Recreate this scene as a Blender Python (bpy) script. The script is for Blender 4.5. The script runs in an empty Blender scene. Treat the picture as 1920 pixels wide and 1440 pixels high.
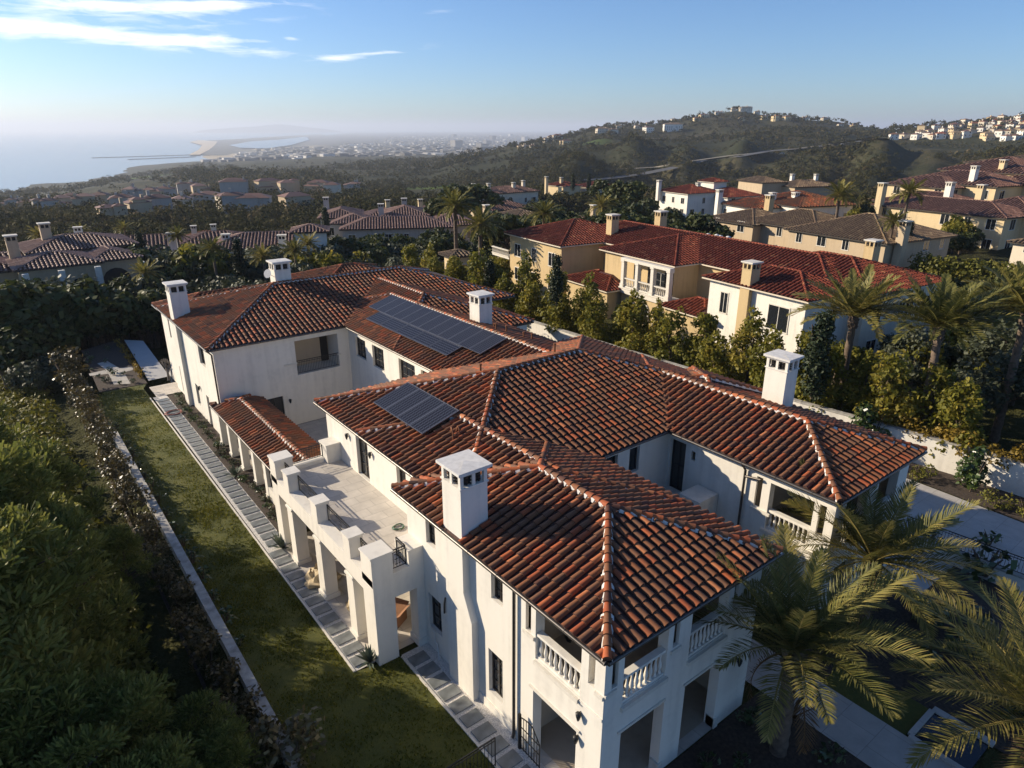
import bpy, math, random
import numpy as np
from mathutils import Vector, Matrix
rnd = random.Random(7); nr = np.random.default_rng(11)
SC = bpy.context.scene
# ------------------------------------------------------------------ camera
CAM = Vector((-10.766, -9.813, 19.312)); YAW = math.radians(37.76); PITCH = math.radians(20.62); FPX = 1277.4
cd = bpy.data.cameras.new('camera'); cam = bpy.data.objects.new('camera', cd); SC.collection.objects.link(cam)
cam.location = CAM; cam.rotation_euler = (math.pi/2 - PITCH, 0, -YAW)
cd.sensor_width = 36; cd.lens = 36*FPX/1920; cd.clip_start = .2; cd.clip_end = 120000
SC.camera = cam
# ------------------------------------------------------------------ light
SUN_EL = math.radians(22.0); SUN_DIR = Vector((-1.0, 1.41, 0)).normalized()*math.cos(SUN_EL) + Vector((0, 0, math.sin(SUN_EL)))
sl = bpy.data.lights.new('sun', 'SUN'); sl.energy = 5.0; sl.angle = math.radians(.5); sl.color = (1, .86, .66)
so = bpy.data.objects.new('sun', sl); SC.collection.objects.link(so)
so.rotation_euler = (-SUN_DIR).to_track_quat('-Z', 'Y').to_euler()
W = bpy.data.worlds.new('World'); SC.world = W; W.use_nodes = True
SC.view_settings.view_transform = 'Standard'; SC.view_settings.look = 'None'; SC.view_settings.gamma = 1
SC.view_settings.exposure = 0.62
SC.render.engine = 'CYCLES'
SC.cycles.max_bounces = 6; SC.cycles.diffuse_bounces = 3; SC.cycles.glossy_bounces = 2; SC.cycles.transmission_bounces = 3
SC.cycles.sample_clamp_indirect = 4

class NT:
    """tiny node helper"""
    def __init__(s, tree): s.t = tree; s.n = tree.nodes; s.l = tree.links
    def add(s, typ, **kw):
        nd = s.n.new(typ)
        for k, v in kw.items():
            if k.startswith('i_'):
                key = k[2:]
                nd.inputs[int(key) if key.isdigit() else key.replace('_', ' ')].default_value = v
            else: setattr(nd, k, v)
        return nd
    def link(s, a, b): s.l.new(a, b)
    def math(s, op, a, b=None, c=None, clamp=False):
        nd = s.n.new('ShaderNodeMath'); nd.operation = op; nd.use_clamp = clamp
        for i, v in enumerate((a, b, c)):
            if v is None: continue
            if isinstance(v, (int, float)): nd.inputs[i].default_value = v
            else: s.l.new(v, nd.inputs[i])
        return nd.outputs[0]
    def mix(s, f, a, b):
        nd = s.n.new('ShaderNodeMix'); nd.data_type = 'RGBA'
        for i, v in ((0, f), (6, a), (7, b)):
            if isinstance(v, (int, float)): nd.inputs[i].default_value = v
            elif isinstance(v, tuple): nd.inputs[i].default_value = v if len(v) == 4 else v+(1,)
            else: s.l.new(v, nd.inputs[i])
        return nd.outputs[2]
    def ramp(s, f, stops):
        nd = s.n.new('ShaderNodeValToRGB'); cr = nd.color_ramp
        while len(cr.elements) < len(stops): cr.elements.new(.5)
        for e, (p, c) in zip(cr.elements, stops): e.position = p; e.color = tuple(c)+(1,) if len(c) == 3 else c
        s.l.new(f, nd.inputs[0]); return nd.outputs[0]

# sky: Nishita plus a few procedural cloud streaks fixed in world directions
wn = NT(W.node_tree); wn.n.clear()
sky = wn.add('ShaderNodeTexSky', sky_type='NISHITA'); sky.sun_disc = False
sky.sun_elevation = SUN_EL; sky.sun_rotation = math.atan2(SUN_DIR.x, SUN_DIR.y)
sky.altitude = 100; sky.air_density = .9; sky.dust_density = .5; sky.ozone_density = 5.0
tc = wn.add('ShaderNodeTexCoord')
rot = wn.add('ShaderNodeVectorRotate', rotation_type='Z_AXIS'); rot.inputs['Angle'].default_value = YAW
wn.link(tc.outputs['Generated'], rot.inputs['Vector'])
sx = wn.add('ShaderNodeSeparateXYZ'); wn.link(rot.outputs[0], sx.inputs[0])
AZ = wn.math('ARCTAN2', sx.outputs[0], sx.outputs[1]); EL = wn.math('ARCSINE', sx.outputs[2])
def gauss(v, c, w):
    d = wn.math('DIVIDE', wn.math('SUBTRACT', v, c), w)
    return wn.math('POWER', 2.718, wn.math('MULTIPLY', wn.math('MULTIPLY', d, d), -1.0))
cxyz = wn.add('ShaderNodeCombineXYZ'); 
wn.link(wn.math('MULTIPLY', AZ, 9.0), cxyz.inputs[0]); wn.link(wn.math('MULTIPLY', EL, 60.0), cxyz.inputs[1])
nz = wn.add('ShaderNodeTexNoise'); nz.inputs['Scale'].default_value = 1.6; nz.inputs['Detail'].default_value = 7; nz.inputs['Roughness'].default_value = .62
nz.inputs['Distortion'].default_value = .5
wn.link(cxyz.outputs[0], nz.inputs['Vector'])
def streak(az, el, waz, wel, slope=0.0):
    e2 = wn.math('SUBTRACT', EL, wn.math('MULTIPLY', wn.math('SUBTRACT', AZ, az), slope))
    return wn.math('MULTIPLY', gauss(AZ, az, waz), gauss(e2, el, wel))
def pxdir(px, py):
    a = (px-960)/FPX; b = -(py-720)/FPX
    y = math.cos(PITCH)+b*math.sin(PITCH); z = -math.sin(PITCH)+b*math.cos(PITCH)
    return math.atan2(a, y), math.atan2(z, math.hypot(a, y))
def stk(px, py, w, h, slope=0., amp=1.):
    a, e = pxdir(px, py); return wn.math('MULTIPLY', streak(a, e, w/1364., h/1364., slope), amp)
m = stk(-20, 48, 260, 17, .0, .95)
for args in ((230, 72, 250, 11, -.06, 1.0), (430, 74, 80, 5, .0, .9), (60, 4, 330, 14, 0, .95), (380, 8, 150, 9, .06, 1.), (690, 103, 95, 7, .12, .62), (620, 110, 60, 5, .1, .6), (545, 72, 14, 3, 0, .6), (370, 48, 40, 6, 0, .25), (820, 22, 40, 3, .1, .25), (430, 98, 30, 4, .1, .25)):
    m = wn.math('ADD', m, stk(*args))
dens = wn.math('MULTIPLY', wn.math('SUBTRACT', wn.math('ADD', wn.math('MULTIPLY', m, .42), wn.math('MULTIPLY', nz.outputs[0], 1.5)), .9), 1.5, clamp=True)
dens = wn.math('MULTIPLY', dens, wn.math('MULTIPLY', m, 1.6, clamp=True), clamp=True)
skb = wn.add('ShaderNodeMix', data_type='RGBA', blend_type='MULTIPLY'); skb.inputs[0].default_value = 1; wn.link(sky.outputs[0], skb.inputs[6]); skb.inputs[7].default_value = (.95, 1.03, 1.15, 1)
skyc = wn.mix(dens, skb.outputs[2], (11.5, 11.2, 11.))
bg = wn.add('ShaderNodeBackground'); wn.link(skyc, bg.inputs[0]); bg.inputs[1].default_value = .088
wo = wn.add('ShaderNodeOutputWorld'); wn.link(bg.outputs[0], wo.inputs[0])

# ------------------------------------------------------------------ projection helpers
cY, sY, cP, sP = math.cos(YAW), math.sin(YAW), math.cos(PITCH), math.sin(PITCH)
RGT = Vector((cY, -sY, 0)); FWD = Vector((sY*cP, cY*cP, -sP)); UPV = RGT.cross(FWD)
def ray(px, py): return FWD + RGT*((px-960)/FPX) - UPV*((py-720)/FPX)
def at(px, py, z=0.):
    d = ray(px, py); t = (z-CAM.z)/d.z; return CAM + d*t
def atD(px, py, D):
    d = ray(px, py); return CAM + d*(D/math.hypot(d.x, d.y))
def azD(px, D):
    """plan point at image column px (on the horizon) and distance D"""
    dep = math.atan((19.3+.05*min(D, 1200)-.0)/D) if D < 900 else 0.
    py = 720-FPX*math.tan(PITCH-dep); a = math.atan((px-960)/(FPX*cP+(720-py)*sP))+YAW; return CAM.x+math.sin(a)*D, CAM.y+math.cos(a)*D

# ------------------------------------------------------------------ terrain height
COLS = [-900, -100, 100, 200, 360, 560, 800, 960, 1060, 1150, 1260, 1380, 1500, 1600, 1700, 1800, 1920, 2600]
DS =   [0, 60, 100, 150, 250, 400, 700, 900, 1200, 1450, 1700, 1950, 2650, 3700, 6000, 9000, 14000, 40000]
TAB = {
 -900: [0, -4, -8, -14, -22, -32, -60, -76, -100, -125, -134, -140, -140, -140, -140, -140, -140, -140],
 -100: [0, -2, -4.5, -9, -14, -22, -38, -53, -78, -98, -116, -133, -140, -140, -140, -140, -140, -140],
 100:  [0, -1.5, -3.5, -8, -13, -21, -37.5, -50, -71, -88, -104, -121, -136, -140, -140, -140, -140, -140],
 200:  [0, -1.5, -3.5, -8, -13, -20.5, -36.5, -45, -61, -74, -84, -97, -131, -140, -140, -140, -140, -140],
 360:  [0, -1, -3, -8, -13, -20, -34, -39, -50, -58, -66, -74, -95, -131, -135, -140, -140, -140],
 560:  [0, -.5, -3, -8, -13, -20, -34, -38, -46, -53, -60, -66, -82, -102, -127, -132, -132, -140],
 800:  [0, -.5, -2, -6, -12, -20, -34, -37, -42, -48, -55, -62, -78, -98, -116, -120, -120, -120],
 960:  [0, -.2, -1.5, -4, -10, -18, -22, -16, -8, -20, -45, -62, -80, -98, -114, -118, -118, -118],
 1060: [0, 0, -1, -3, -9, -16, -18, -12, 5, 5, -15, -50, -80, -98, -114, -118, -118, -118],
 1150: [0, 0, -.5, -2, -8, -18, -20, -11, 10, 20, 5, -20, -70, -98, -114, -118, -118, -118],
 1260: [0, 0, -.5, -2, -7, -17, -16, -6, 14, 27, 10, -10, -60, -98, -114, -118, -118, -118],
 1380: [0, 0, -.5, -1.5, -7, -16, -15, -4, 22, 46, 44, 20, -40, -80, -114, -118, -118, -118],
 1500: [0, 0, -.5, -1, -7, -14, -10, 0, 20, 37, 38, 15, -40, -80, -114, -118, -118, -118],
 1600: [0, 0, 0, 0, -6, -12, -8, -1, 12, 24, 25, 10, -40, -80, -114, -118, -118, -118],
 1700: [0, 0, .5, 1, -4, -12, -6, 2, 16, 15, 8, 0, -40, -80, -114, -118, -118, -118],
 1800: [0, 0, .5, 2.5, 0, -12, -7, 3, 20, 19, 10, 0, -40, -80, -114, -118, -118, -118],
 1920: [0, 0, .5, 3, 2, -8, -5, 4, 30, 28, 20, 10, -40, -80, -114, -118, -118, -118],
 2600: [0, 0, .5, 3, 4, 0, 0, 10, 35, 35, 30, 20, -40, -80, -114, -118, -118, -118]}
TZ = np.array([TAB[c] for c in COLS], float); AZC = np.arctan((np.array(COLS)-960)/1364.8)
LD = np.log(np.array(DS)+30.)
def vnoise(x, y, seed=0):
    """smooth value noise, numpy"""
    xi = np.floor(x).astype(np.int64); yi = np.floor(y).astype(np.int64); fx = x-xi; fy = y-yi
    fx = fx*fx*(3-2*fx); fy = fy*fy*(3-2*fy)
    def h(a, b):
        n = (a*374761393 + b*668265263 + seed*974634541) & 0x7fffffff
        n = ((n ^ (n >> 13))*1274126177) & 0x7fffffff
        return ((n ^ (n >> 16)) & 0xffff)/65535.
    return (h(xi, yi)*(1-fx)+h(xi+1, yi)*fx)*(1-fy)+(h(xi, yi+1)*(1-fx)+h(xi+1, yi+1)*fx)*fy
def fbm(x, y, o=4, seed=0):
    s = 0; a = .5
    for i in range(o): s = s+a*(vnoise(x*2**i, y*2**i, seed+i)-.5); a *= .5
    return s
def H(x, y):
    x = np.atleast_1d(np.asarray(x, float)); y = np.atleast_1d(np.asarray(y, float))
    dx = x-CAM.x; dy = y-CAM.y; D = np.hypot(dx, dy); a = np.arctan2(dx, dy)-YAW
    a = (a+np.pi) % (2*np.pi)-np.pi; a = np.clip(a, AZC[0], AZC[-1])
    ld = np.log(D+30.)
    ia = np.clip(np.searchsorted(AZC, a)-1, 0, len(AZC)-2); fa = (a-AZC[ia])/(AZC[ia+1]-AZC[ia])
    idd = np.clip(np.searchsorted(LD, ld)-1, 0, len(LD)-2); fd = np.clip((ld-LD[idd])/(LD[idd+1]-LD[idd]), 0, 1)
    z = (TZ[ia, idd]*(1-fd)+TZ[ia, idd+1]*fd)*(1-fa)+(TZ[ia+1, idd]*(1-fd)+TZ[ia+1, idd+1]*fd)*fa
    am = np.clip((D-180)/700, 0, 1)*np.clip((9000-D)/4000, 0, 1)
    hill = np.clip((a-.02)/.1, 0, 1)
    z = z + am*(fbm(x/170, y/170, 5, 3)*(16+24*hill) + fbm(x/600, y/600, 3, 9)*6) - hill*np.exp(-((D-640)/260)**2)*(np.abs(fbm(x/210+.3, y/210, 4, 31))*-70+9)
    pxe = 960+1364.8*np.tan(np.clip(a, -1.3, 1.3))
    for (pc, pw, d0, d1, hh) in ((1660, 42, 400, 760, 11), (1760, 40, 420, 700, 6), (1505, 45, 300, 430, 9), (1395, 30, 620, 900, 14), (1290, 34, 560, 860, 13), (1190, 36, 600, 900, 12), (1590, 22, 430, 640, -10), (1080, 40, 500, 800, 10)):
        dm = (d0+d1)/2; z = z+hh*np.exp(-((pxe-pc-(D-dm)*.06)/pw)**2)*np.exp(-((D-dm)/((d1-d0)*.5))**4)
    # the lot: flat terrace held by the garden wall, a bank falling away on its left
    dl = np.clip(-6.55-x, 0, 60)
    bank = -np.clip(dl, 0, .9)*1.0 - np.clip(dl-3, 0, 50)*.22
    lot = np.where(x > -6.55, 0., bank)
    wl = np.clip((62-D)/16, 0, 1)*np.where(y < 62, 1., np.clip((70-y)/8, 0, 1))
    z = z*(1-wl)+(lot-.03)*wl
    return z
def Hs(x, y): return float(H(x, y)[0])
def ground(px, py, off=0.):
    d = ray(px, py); d = d/math.hypot(d.x, d.y)
    D = 8*1.012**np.arange(640); X = CAM.x+d.x*D; Y = CAM.y+d.y*D; Z = CAM.z+d.z*D
    b = np.nonzero(Z < H(X, Y)+off)[0]
    if len(b) == 0: return None
    i = b[0]; return Vector((X[i], Y[i], float(H(X[i], Y[i])[0])))

# ------------------------------------------------------------------ tagging and mesh building
COL = SC.collection
def tag(o, label=None, cat=None, group=None, kind=None):
    if label: o['label'] = label
    if cat: o['category'] = cat
    if group: o['group'] = group
    if kind: o['kind'] = kind
    return o
def empty(name, loc=(0, 0, 0), rz=0., label=None, cat=None, group=None):
    o = bpy.data.objects.new(name, None); COL.objects.link(o); o.location = loc; o.rotation_euler = (0, 0, rz); o.empty_display_size = .3
    return tag(o, label, cat, group)
class MB:
    def __init__(s): s.v = []; s.f = []; s.m = []; s.t = []; s.sm = []
    def face(s, pts, m=0, t=.5, sm=False):
        b = len(s.v); s.v += [tuple(p) for p in pts]; s.f.append(tuple(range(b, b+len(pts)))); s.m.append(m); s.t.append(t); s.sm.append(sm)
    def grid(s, rows, m=0, t=.5, sm=True, close=False):
        b = len(s.v); n = len(rows[0])
        for r in rows: s.v += [tuple(p) for p in r]
        for i in range(len(rows)-1):
            for j in range(n if close else n-1):
                k = (j+1) % n
                s.f.append((b+i*n+j, b+i*n+k, b+(i+1)*n+k, b+(i+1)*n+j)); s.m.append(m); s.t.append(t); s.sm.append(sm)
    def box(s, x0, x1, y0, y1, z0, z1, m=0, t=.5, top=None, mat=None):
        tp = top or 0.
        p = [(x0, y0, z0), (x1, y0, z0), (x1, y1, z0), (x0, y1, z0), (x0+tp, y0+tp, z1), (x1-tp, y0+tp, z1), (x1-tp, y1-tp, z1), (x0+tp, y1-tp, z1)]
        if mat is not None: p = [tuple(mat @ Vector(q)) for q in p]
        b = len(s.v); s.v += p
        for q in ((3, 2, 1, 0), (4, 5, 6, 7), (0, 1, 5, 4), (1, 2, 6, 5), (2, 3, 7, 6), (3, 0, 4, 7)):
            s.f.append(tuple(b+i for i in q)); s.m.append(m); s.t.append(t); s.sm.append(False)
    def bar(s, a, b, w, m=0, t=.5, n=4):
        s.tube([a, b], [w, w], n, m, t, cap=True, sm=n > 4)
    def tube(s, pts, rs, n=6, m=0, t=.5, cap=True, sm=True):
        pts = [Vector(p) for p in pts]
        if isinstance(rs, (int, float)): rs = [rs]*len(pts)
        rows = []; ref = None
        for i, p in enumerate(pts):
            d = (pts[min(i+1, len(pts)-1)]-pts[max(i-1, 0)]).normalized()
            if ref is None: ref = Vector((0, 0, 1)) if abs(d.z) < .9 else Vector((1, 0, 0))
            a = d.cross(ref).normalized(); b = a.cross(d).normalized(); ref = b if abs(b.dot(d)) < .9 else ref
            rows.append([p+(a*math.cos(2*math.pi*k/n+.785)+b*math.sin(2*math.pi*k/n+.785))*rs[i] for k in range(n)])
        s.grid(rows, m, t, sm, close=True)
        if cap: s.face(rows[0][::-1], m, t); s.face(rows[-1], m, t)
    def lathe(s, prof, c=(0, 0, 0), n=8, m=0, t=.5):
        rows = [[(c[0]+r*math.cos(2*math.pi*k/n), c[1]+r*math.sin(2*math.pi*k/n), c[2]+z) for k in range(n)] for r, z in prof]
        s.grid(rows, m, t, True, close=True); s.face(rows[-1], m, t)
    def build(s, name, mats, parent=None, loc=None):
        me = bpy.data.meshes.new(name)
        off = Vector((0, 0, 0)); p = parent
        while p is not None: off += p.location; p = p.parent
        if loc is not None: off = Vector(loc)
        va = np.array(s.v, np.float32).reshape(-1, 3)-np.array(off, np.float32)
        me.from_pydata(va.tolist(), [], s.f)
        for mt in (mats if isinstance(mats, (list, tuple)) else [mats]): me.materials.append(mt)
        me.polygons.foreach_set('material_index', s.m); me.polygons.foreach_set('use_smooth', s.sm)
        a = me.attributes.new('tint', 'FLOAT', 'FACE'); a.data.foreach_set('value', np.array(s.t, np.float32))
        me.update()
        o = bpy.data.objects.new(name, me); COL.objects.link(o)
        if parent is not None: o.parent = parent
        elif loc is not None: o.location = loc
        return o
def quads(name, V, tint, mat, parent=None):
    """V: (n,4,3) array of quads -> one mesh"""
    n = len(V); me = bpy.data.meshes.new(name)
    me.vertices.add(n*4); me.vertices.foreach_set('co', V.astype(np.float32).ravel())
    me.loops.add(n*4); me.loops.foreach_set('vertex_index', np.arange(n*4, dtype=np.int32))
    me.polygons.add(n); me.polygons.foreach_set('loop_start', np.arange(0, n*4, 4, dtype=np.int32)); me.polygons.foreach_set('loop_total', np.full(n, 4, np.int32))
    me.materials.append(mat)
    a = me.attributes.new('tint', 'FLOAT', 'FACE'); a.data.foreach_set('value', np.asarray(tint, np.float32))
    me.update(); me.validate()
    o = bpy.data.objects.new(name, me); COL.objects.link(o)
    if parent is not None: o.parent = parent
    return o
def copy_tree(o, parent=None):
    c = o.copy(); COL.objects.link(c); c.parent = parent
    for ch in o.children: copy_tree(ch, c)
    return c

# ------------------------------------------------------------------ materials
def newmat(name):
    mt = bpy.data.materials.new(name); mt.use_nodes = True; t = NT(mt.node_tree); t.n.clear()
    out = t.add('ShaderNodeOutputMaterial'); b = t.add('ShaderNodeBsdfPrincipled'); t.link(b.outputs[0], out.inputs[0])
    return mt, t, b, out
def noise(t, sc, det=4, ro=.55, co='Object', dim=None):
    c = t.add('ShaderNodeTexCoord'); n = t.add('ShaderNodeTexNoise'); n.inputs['Scale'].default_value = sc; n.inputs['Detail'].default_value = det; n.inputs['Roughness'].default_value = ro
    t.link(c.outputs[co], n.inputs['Vector']); return n.outputs[0]
def bump(t, b, h, st=.3, d=.02):
    bp = t.add('ShaderNodeBump'); bp.inputs['Strength'].default_value = st; bp.inputs['Distance'].default_value = d
    t.link(h, bp.inputs['Height']); t.link(bp.outputs[0], b.inputs['Normal'])
def paving(name, col, sz=(1.2, .8), ro=.75):
    mt, t, b, o = newmat(name); br = t.add('ShaderNodeTexBrick'); c = t.add('ShaderNodeTexCoord'); t.link(c.outputs['Object'], br.inputs['Vector'])
    br.inputs['Scale'].default_value = 1; br.inputs['Brick Width'].default_value = sz[0]; br.inputs['Row Height'].default_value = sz[1]; br.inputs['Mortar Size'].default_value = .012
    for i, k in ((1, 1.06), (2, .92), (3, .62)): br.inputs[i].default_value = tuple(v*k for v in col)+(1,)
    n = noise(t, 1.3, 6, .65); t.link(t.mix(t.math('MULTIPLY', t.math('SUBTRACT', n, .35, clamp=True), 1.6, clamp=True), br.outputs[0], tuple(v*.62 for v in col)), b.inputs['Base Color']); b.inputs['Roughness'].default_value = ro
    bump(t, b, noise(t, 20, 4), .15); return mt
def plain(name, col, ro=.6, var=.12, sc=3., metal=0., bmp=0., bsc=40, spec=.5):
    mt, t, b, o = newmat(name)
    n = noise(t, sc); lo = tuple(c*(1-var) for c in col); hi = tuple(min(1, c*(1+var)) for c in col)
    t.link(t.ramp(n, [(.3, lo), (.7, hi)]), b.inputs['Base Color'])
    b.inputs['Roughness'].default_value = ro; b.inputs['Metallic'].default_value = metal; b.inputs['Specular IOR Level'].default_value = spec
    if bmp: bump(t, b, noise(t, bsc, 3), bmp)
    return mt
def stucco(name, col):
    mt, t, b, o = newmat(name)
    n1 = noise(t, .35, 5, .6); n2 = noise(t, 4, 4)
    f = t.math('ADD', t.math('MULTIPLY', n1, .7), t.math('MULTIPLY', n2, .3))
    mp = t.add('ShaderNodeMapping'); mp.inputs['Scale'].default_value = (3.2, 3.2, .22); c0 = t.add('ShaderNodeTexCoord'); t.link(c0.outputs['Object'], mp.inputs[0]); n3 = t.add('ShaderNodeTexNoise'); n3.inputs['Scale'].default_value = 1.0; n3.inputs['Detail'].default_value = 5; t.link(mp.outputs[0], n3.inputs['Vector'])
    f = t.math('ADD', t.math('MULTIPLY', f, .6), t.math('MULTIPLY', n3.outputs[0], .4))
    t.link(t.ramp(f, [(.3, tuple(c*.78 for c in col)), (.5, col), (.7, tuple(min(.86, c*1.06) for c in col))]), b.inputs['Base Color'])
    b.inputs['Roughness'].default_value = .85; b.inputs['Specular IOR Level'].default_value = .25
    bump(t, b, noise(t, 28, 5, .7), .25, .015); return mt
def tintmat(name, stops, ro=.6, bm=0., spec=.4, nsc=6., namt=.25):
    mt, t, b, o = newmat(name)
    a = t.add('ShaderNodeAttribute', attribute_name='tint')
    f = t.math('ADD', a.outputs['Fac'], t.math('MULTIPLY', t.math('SUBTRACT', noise(t, nsc, 5), .5), namt))
    t.link(t.ramp(f, stops), b.inputs['Base Color']); b.inputs['Roughness'].default_value = ro; b.inputs['Specular IOR Level'].default_value = spec
    if bm: bump(t, b, noise(t, 30, 4), bm)
    return mt
def leafmat(name, stops, trans=.25, ro=.6, spec=.3):
    mt, t, b, o = newmat(name)
    a = t.add('ShaderNodeAttribute', attribute_name='tint'); oi = t.add('ShaderNodeObjectInfo')
    f = t.math('ADD', a.outputs['Fac'], t.math('MULTIPLY', t.math('SUBTRACT', oi.outputs['Random'], .5), .35), clamp=True)
    c = t.ramp(f, stops); t.link(c, b.inputs['Base Color']); b.inputs['Roughness'].default_value = ro; b.inputs['Specular IOR Level'].default_value = spec
    tr = t.add('ShaderNodeBsdfTranslucent'); t.link(c, tr.inputs[0]); mx = t.add('ShaderNodeMixShader'); mx.inputs[0].default_value = trans
    t.link(b.outputs[0], mx.inputs[1]); t.link(tr.outputs[0], mx.inputs[2]); t.link(mx.outputs[0], o.inputs[0])
    return mt
M = {}
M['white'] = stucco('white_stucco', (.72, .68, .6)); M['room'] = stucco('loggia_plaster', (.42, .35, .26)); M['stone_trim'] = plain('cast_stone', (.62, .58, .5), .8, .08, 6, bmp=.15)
M['cap'] = plain('chimney_cap_stone', (.62, .6, .56), .8, .12, 5, bmp=.2)
M['bronze'] = plain('dark_bronze', (.05, .042, .036), .45, .2, 5, metal=.3); M['iron'] = plain('black_iron', (.018, .017, .016), .5, .2, 8, metal=.2)
M['gutter'] = plain('gutter_metal', (.10, .088, .078), .35, .2, 2, metal=.6)
M['dark'] = plain('dark_interior', (.02, .018, .016), .8)
M['glass'] = plain('window_glass', (.015, .018, .022), .06, .1, 2, spec=.8)
TERR = [(0, (.05, .024, .018)), (.18, (.1, .042, .027)), (.38, (.17, .08, .042)), (.54, (.215, .082, .034)), (.7, (.29, .074, .029)), (.85, (.38, .1, .034)), (1, (.42, .16, .065))]
M['tile'] = tintmat('terracotta_tile', TERR, .7, .15, .22)
M['pan'] = plain('shaded_terracotta_pan', (.07, .032, .022), .8, .4, 9)  # pan tone lowered: shade between the cover tiles is put into the colour
M['mortar'] = plain('ridge_mortar', (.6, .57, .52), .9, .12, 9, bmp=.4)
M['redtile'] = tintmat('red_tile', [(0, (.085, .026, .013)), (.5, (.185, .041, .021)), (.8, (.25, .06, .03)), (1, (.32, .13, .06))], .7, .1, .2)
M['redpan'] = plain('red_pan', (.055, .012, .01), .75, .3, 9)
M['tantile'] = tintmat('tan_shingle', [(0, (.1, .065, .04)), (.5, (.2, .13, .075)), (1, (.34, .24, .13))], .75, .2)
M['tanpan'] = plain('tan_pan', (.06, .038, .022), .8, .3, 9)
M['gravel'] = plain('white_gravel', (.58, .55, .5), .9, .5, 30, bmp=1., bsc=45)
M['paver'] = plain('slate_paver', (.17, .18, .175), .45, .35, 2.2, bmp=.1)
M['floor'] = paving('terrace_stone', (.56, .51, .44), (.9, .6))
M['mulch'] = plain('mulch', (.05, .035, .025), .95, .5, 8, bmp=.8, bsc=30)
M['bark'] = plain('bark', (.09, .065, .045), .9, .4, 6, bmp=.8, bsc=12)
M['pbark'] = plain('palm_bark', (.12, .085, .06), .9, .45, 4, bmp=1., bsc=9)
M['coping'] = plain('wall_coping', (.36, .34, .3), .85, .35, 3, bmp=.2)
M['hedge'] = leafmat('ficus_leaf', [(0, (.075, .08, .01)), (.45, (.165, .16, .02)), (.75, (.25, .21, .028)), (1, (.34, .26, .045))], .4)
M['pine'] = leafmat('pine_needle', [(0, (.05, .066, .014)), (.5, (.155, .17, .035)), (1, (.3, .275, .065))], .35)
M['photinia'] = leafmat('photinia_leaf', [(0, (.035, .032, .008)), (.5, (.085, .066, .02)), (.85, (.13, .095, .035)), (1, (.2, .15, .06))], .2, .42, .45)
M['glossy'] = leafmat('glossy_leaf', [(0, (.015, .03, .008)), (.6, (.04, .07, .016)), (1, (.09, .12, .03))], .15, .35, .6)
M['olive'] = leafmat('olive_leaf', [(0, (.03, .038, .018)), (.5, (.065, .075, .04)), (1, (.12, .125, .075))], .2)
M['wood'] = leafmat('oak_leaf', [(0, (.02, .03, .007)), (.5, (.05, .062, .014)), (1, (.11, .115, .026))], .22)
M['farwood'] = leafmat('far_tree_leaf', [(0, (.025, .028, .01)), (.5, (.05, .05, .017)), (.85, (.088, .074, .032)), (1, (.12, .092, .046))], .2, .9, .08)
M['cypress'] = leafmat('cypress_leaf', [(0, (.012, .02, .008)), (1, (.035, .05, .018))], .1)
M['palm'] = leafmat('palm_leaf', [(0, (.055, .06, .016)), (.5, (.14, .138, .036)), (.85, (.26, .215, .058)), (1, (.34, .27, .09))], .32, .55, .25)
M['shrub'] = leafmat('bank_shrub_leaf', [(0, (.05, .055, .01)), (.5, (.13, .13, .018)), (1, (.22, .18, .03))], .3)
M['agave'] = leafmat('agave_leaf', [(0, (.05, .07, .05)), (1, (.14, .17, .12))], .1)
M['gold'] = leafmat('golden_leaf', [(0, (.09, .065, .01)), (.5, (.24, .16, .02)), (1, (.34, .23, .04))], .3)
M['rust'] = leafmat('rust_leaf', [(0, (.06, .03, .012)), (1, (.16, .085, .03))], .15)
M['cream'] = stucco('cream_stucco', (.6, .47, .28)); M['ochre'] = stucco('ochre_stucco', (.52, .39, .21)); M['pale'] = stucco('pale_stucco', (.62, .54, .42)); M['tanwall'] = stucco('tan_stucco', (.46, .36, .24))
M['greywall'] = stucco('grey_stucco', (.4, .37, .33))
# ------------------------------------------------------------------ hip roofs
def block_h(b, x, y):
    x0, x1, y0, y1, ze, p = b
    if x < x0 or x > x1 or y < y0 or y > y1: return -99
    return ze + p*min(x-x0, x1-x, y-y0, y1-y)
def hip_lines(b):
    x0, x1, y0, y1, ze, p = b; w, l = x1-x0, y1-y0; h = min(w, l)/2; zt = ze+p*h
    if w <= l: A, B = Vector(((x0+x1)/2, y0+h, zt)), Vector(((x0+x1)/2, y1-h, zt)); e = [[(x0, y0), (x1, y0)], [(x0, y1), (x1, y1)]]
    else: A, B = Vector((x0+h, (y0+y1)/2, zt)), Vector((x1-h, (y0+y1)/2, zt)); e = [[(x0, y0), (x0, y1)], [(x1, y0), (x1, y1)]]
    L = [(A, B)]
    for apex, cs in ((A, e[0]), (B, e[1])):
        for c in cs: L.append((Vector((c[0], c[1], ze)), apex))
    return L
def hip_faces(b):
    x0, x1, y0, y1, ze, p = b
    # (eave start, eave dir, upslope dir, length)
    return [(Vector((x0, y0, ze)), Vector((1, 0, 0)), Vector((0, 1, 0)), x1-x0), (Vector((x1, y0, ze)), Vector((0, 1, 0)), Vector((-1, 0, 0)), y1-y0),
            (Vector((x1, y1, ze)), Vector((-1, 0, 0)), Vector((0, -1, 0)), x1-x0), (Vector((x0, y1, ze)), Vector((0, -1, 0)), Vector((1, 0, 0)), y1-y0)]
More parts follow.
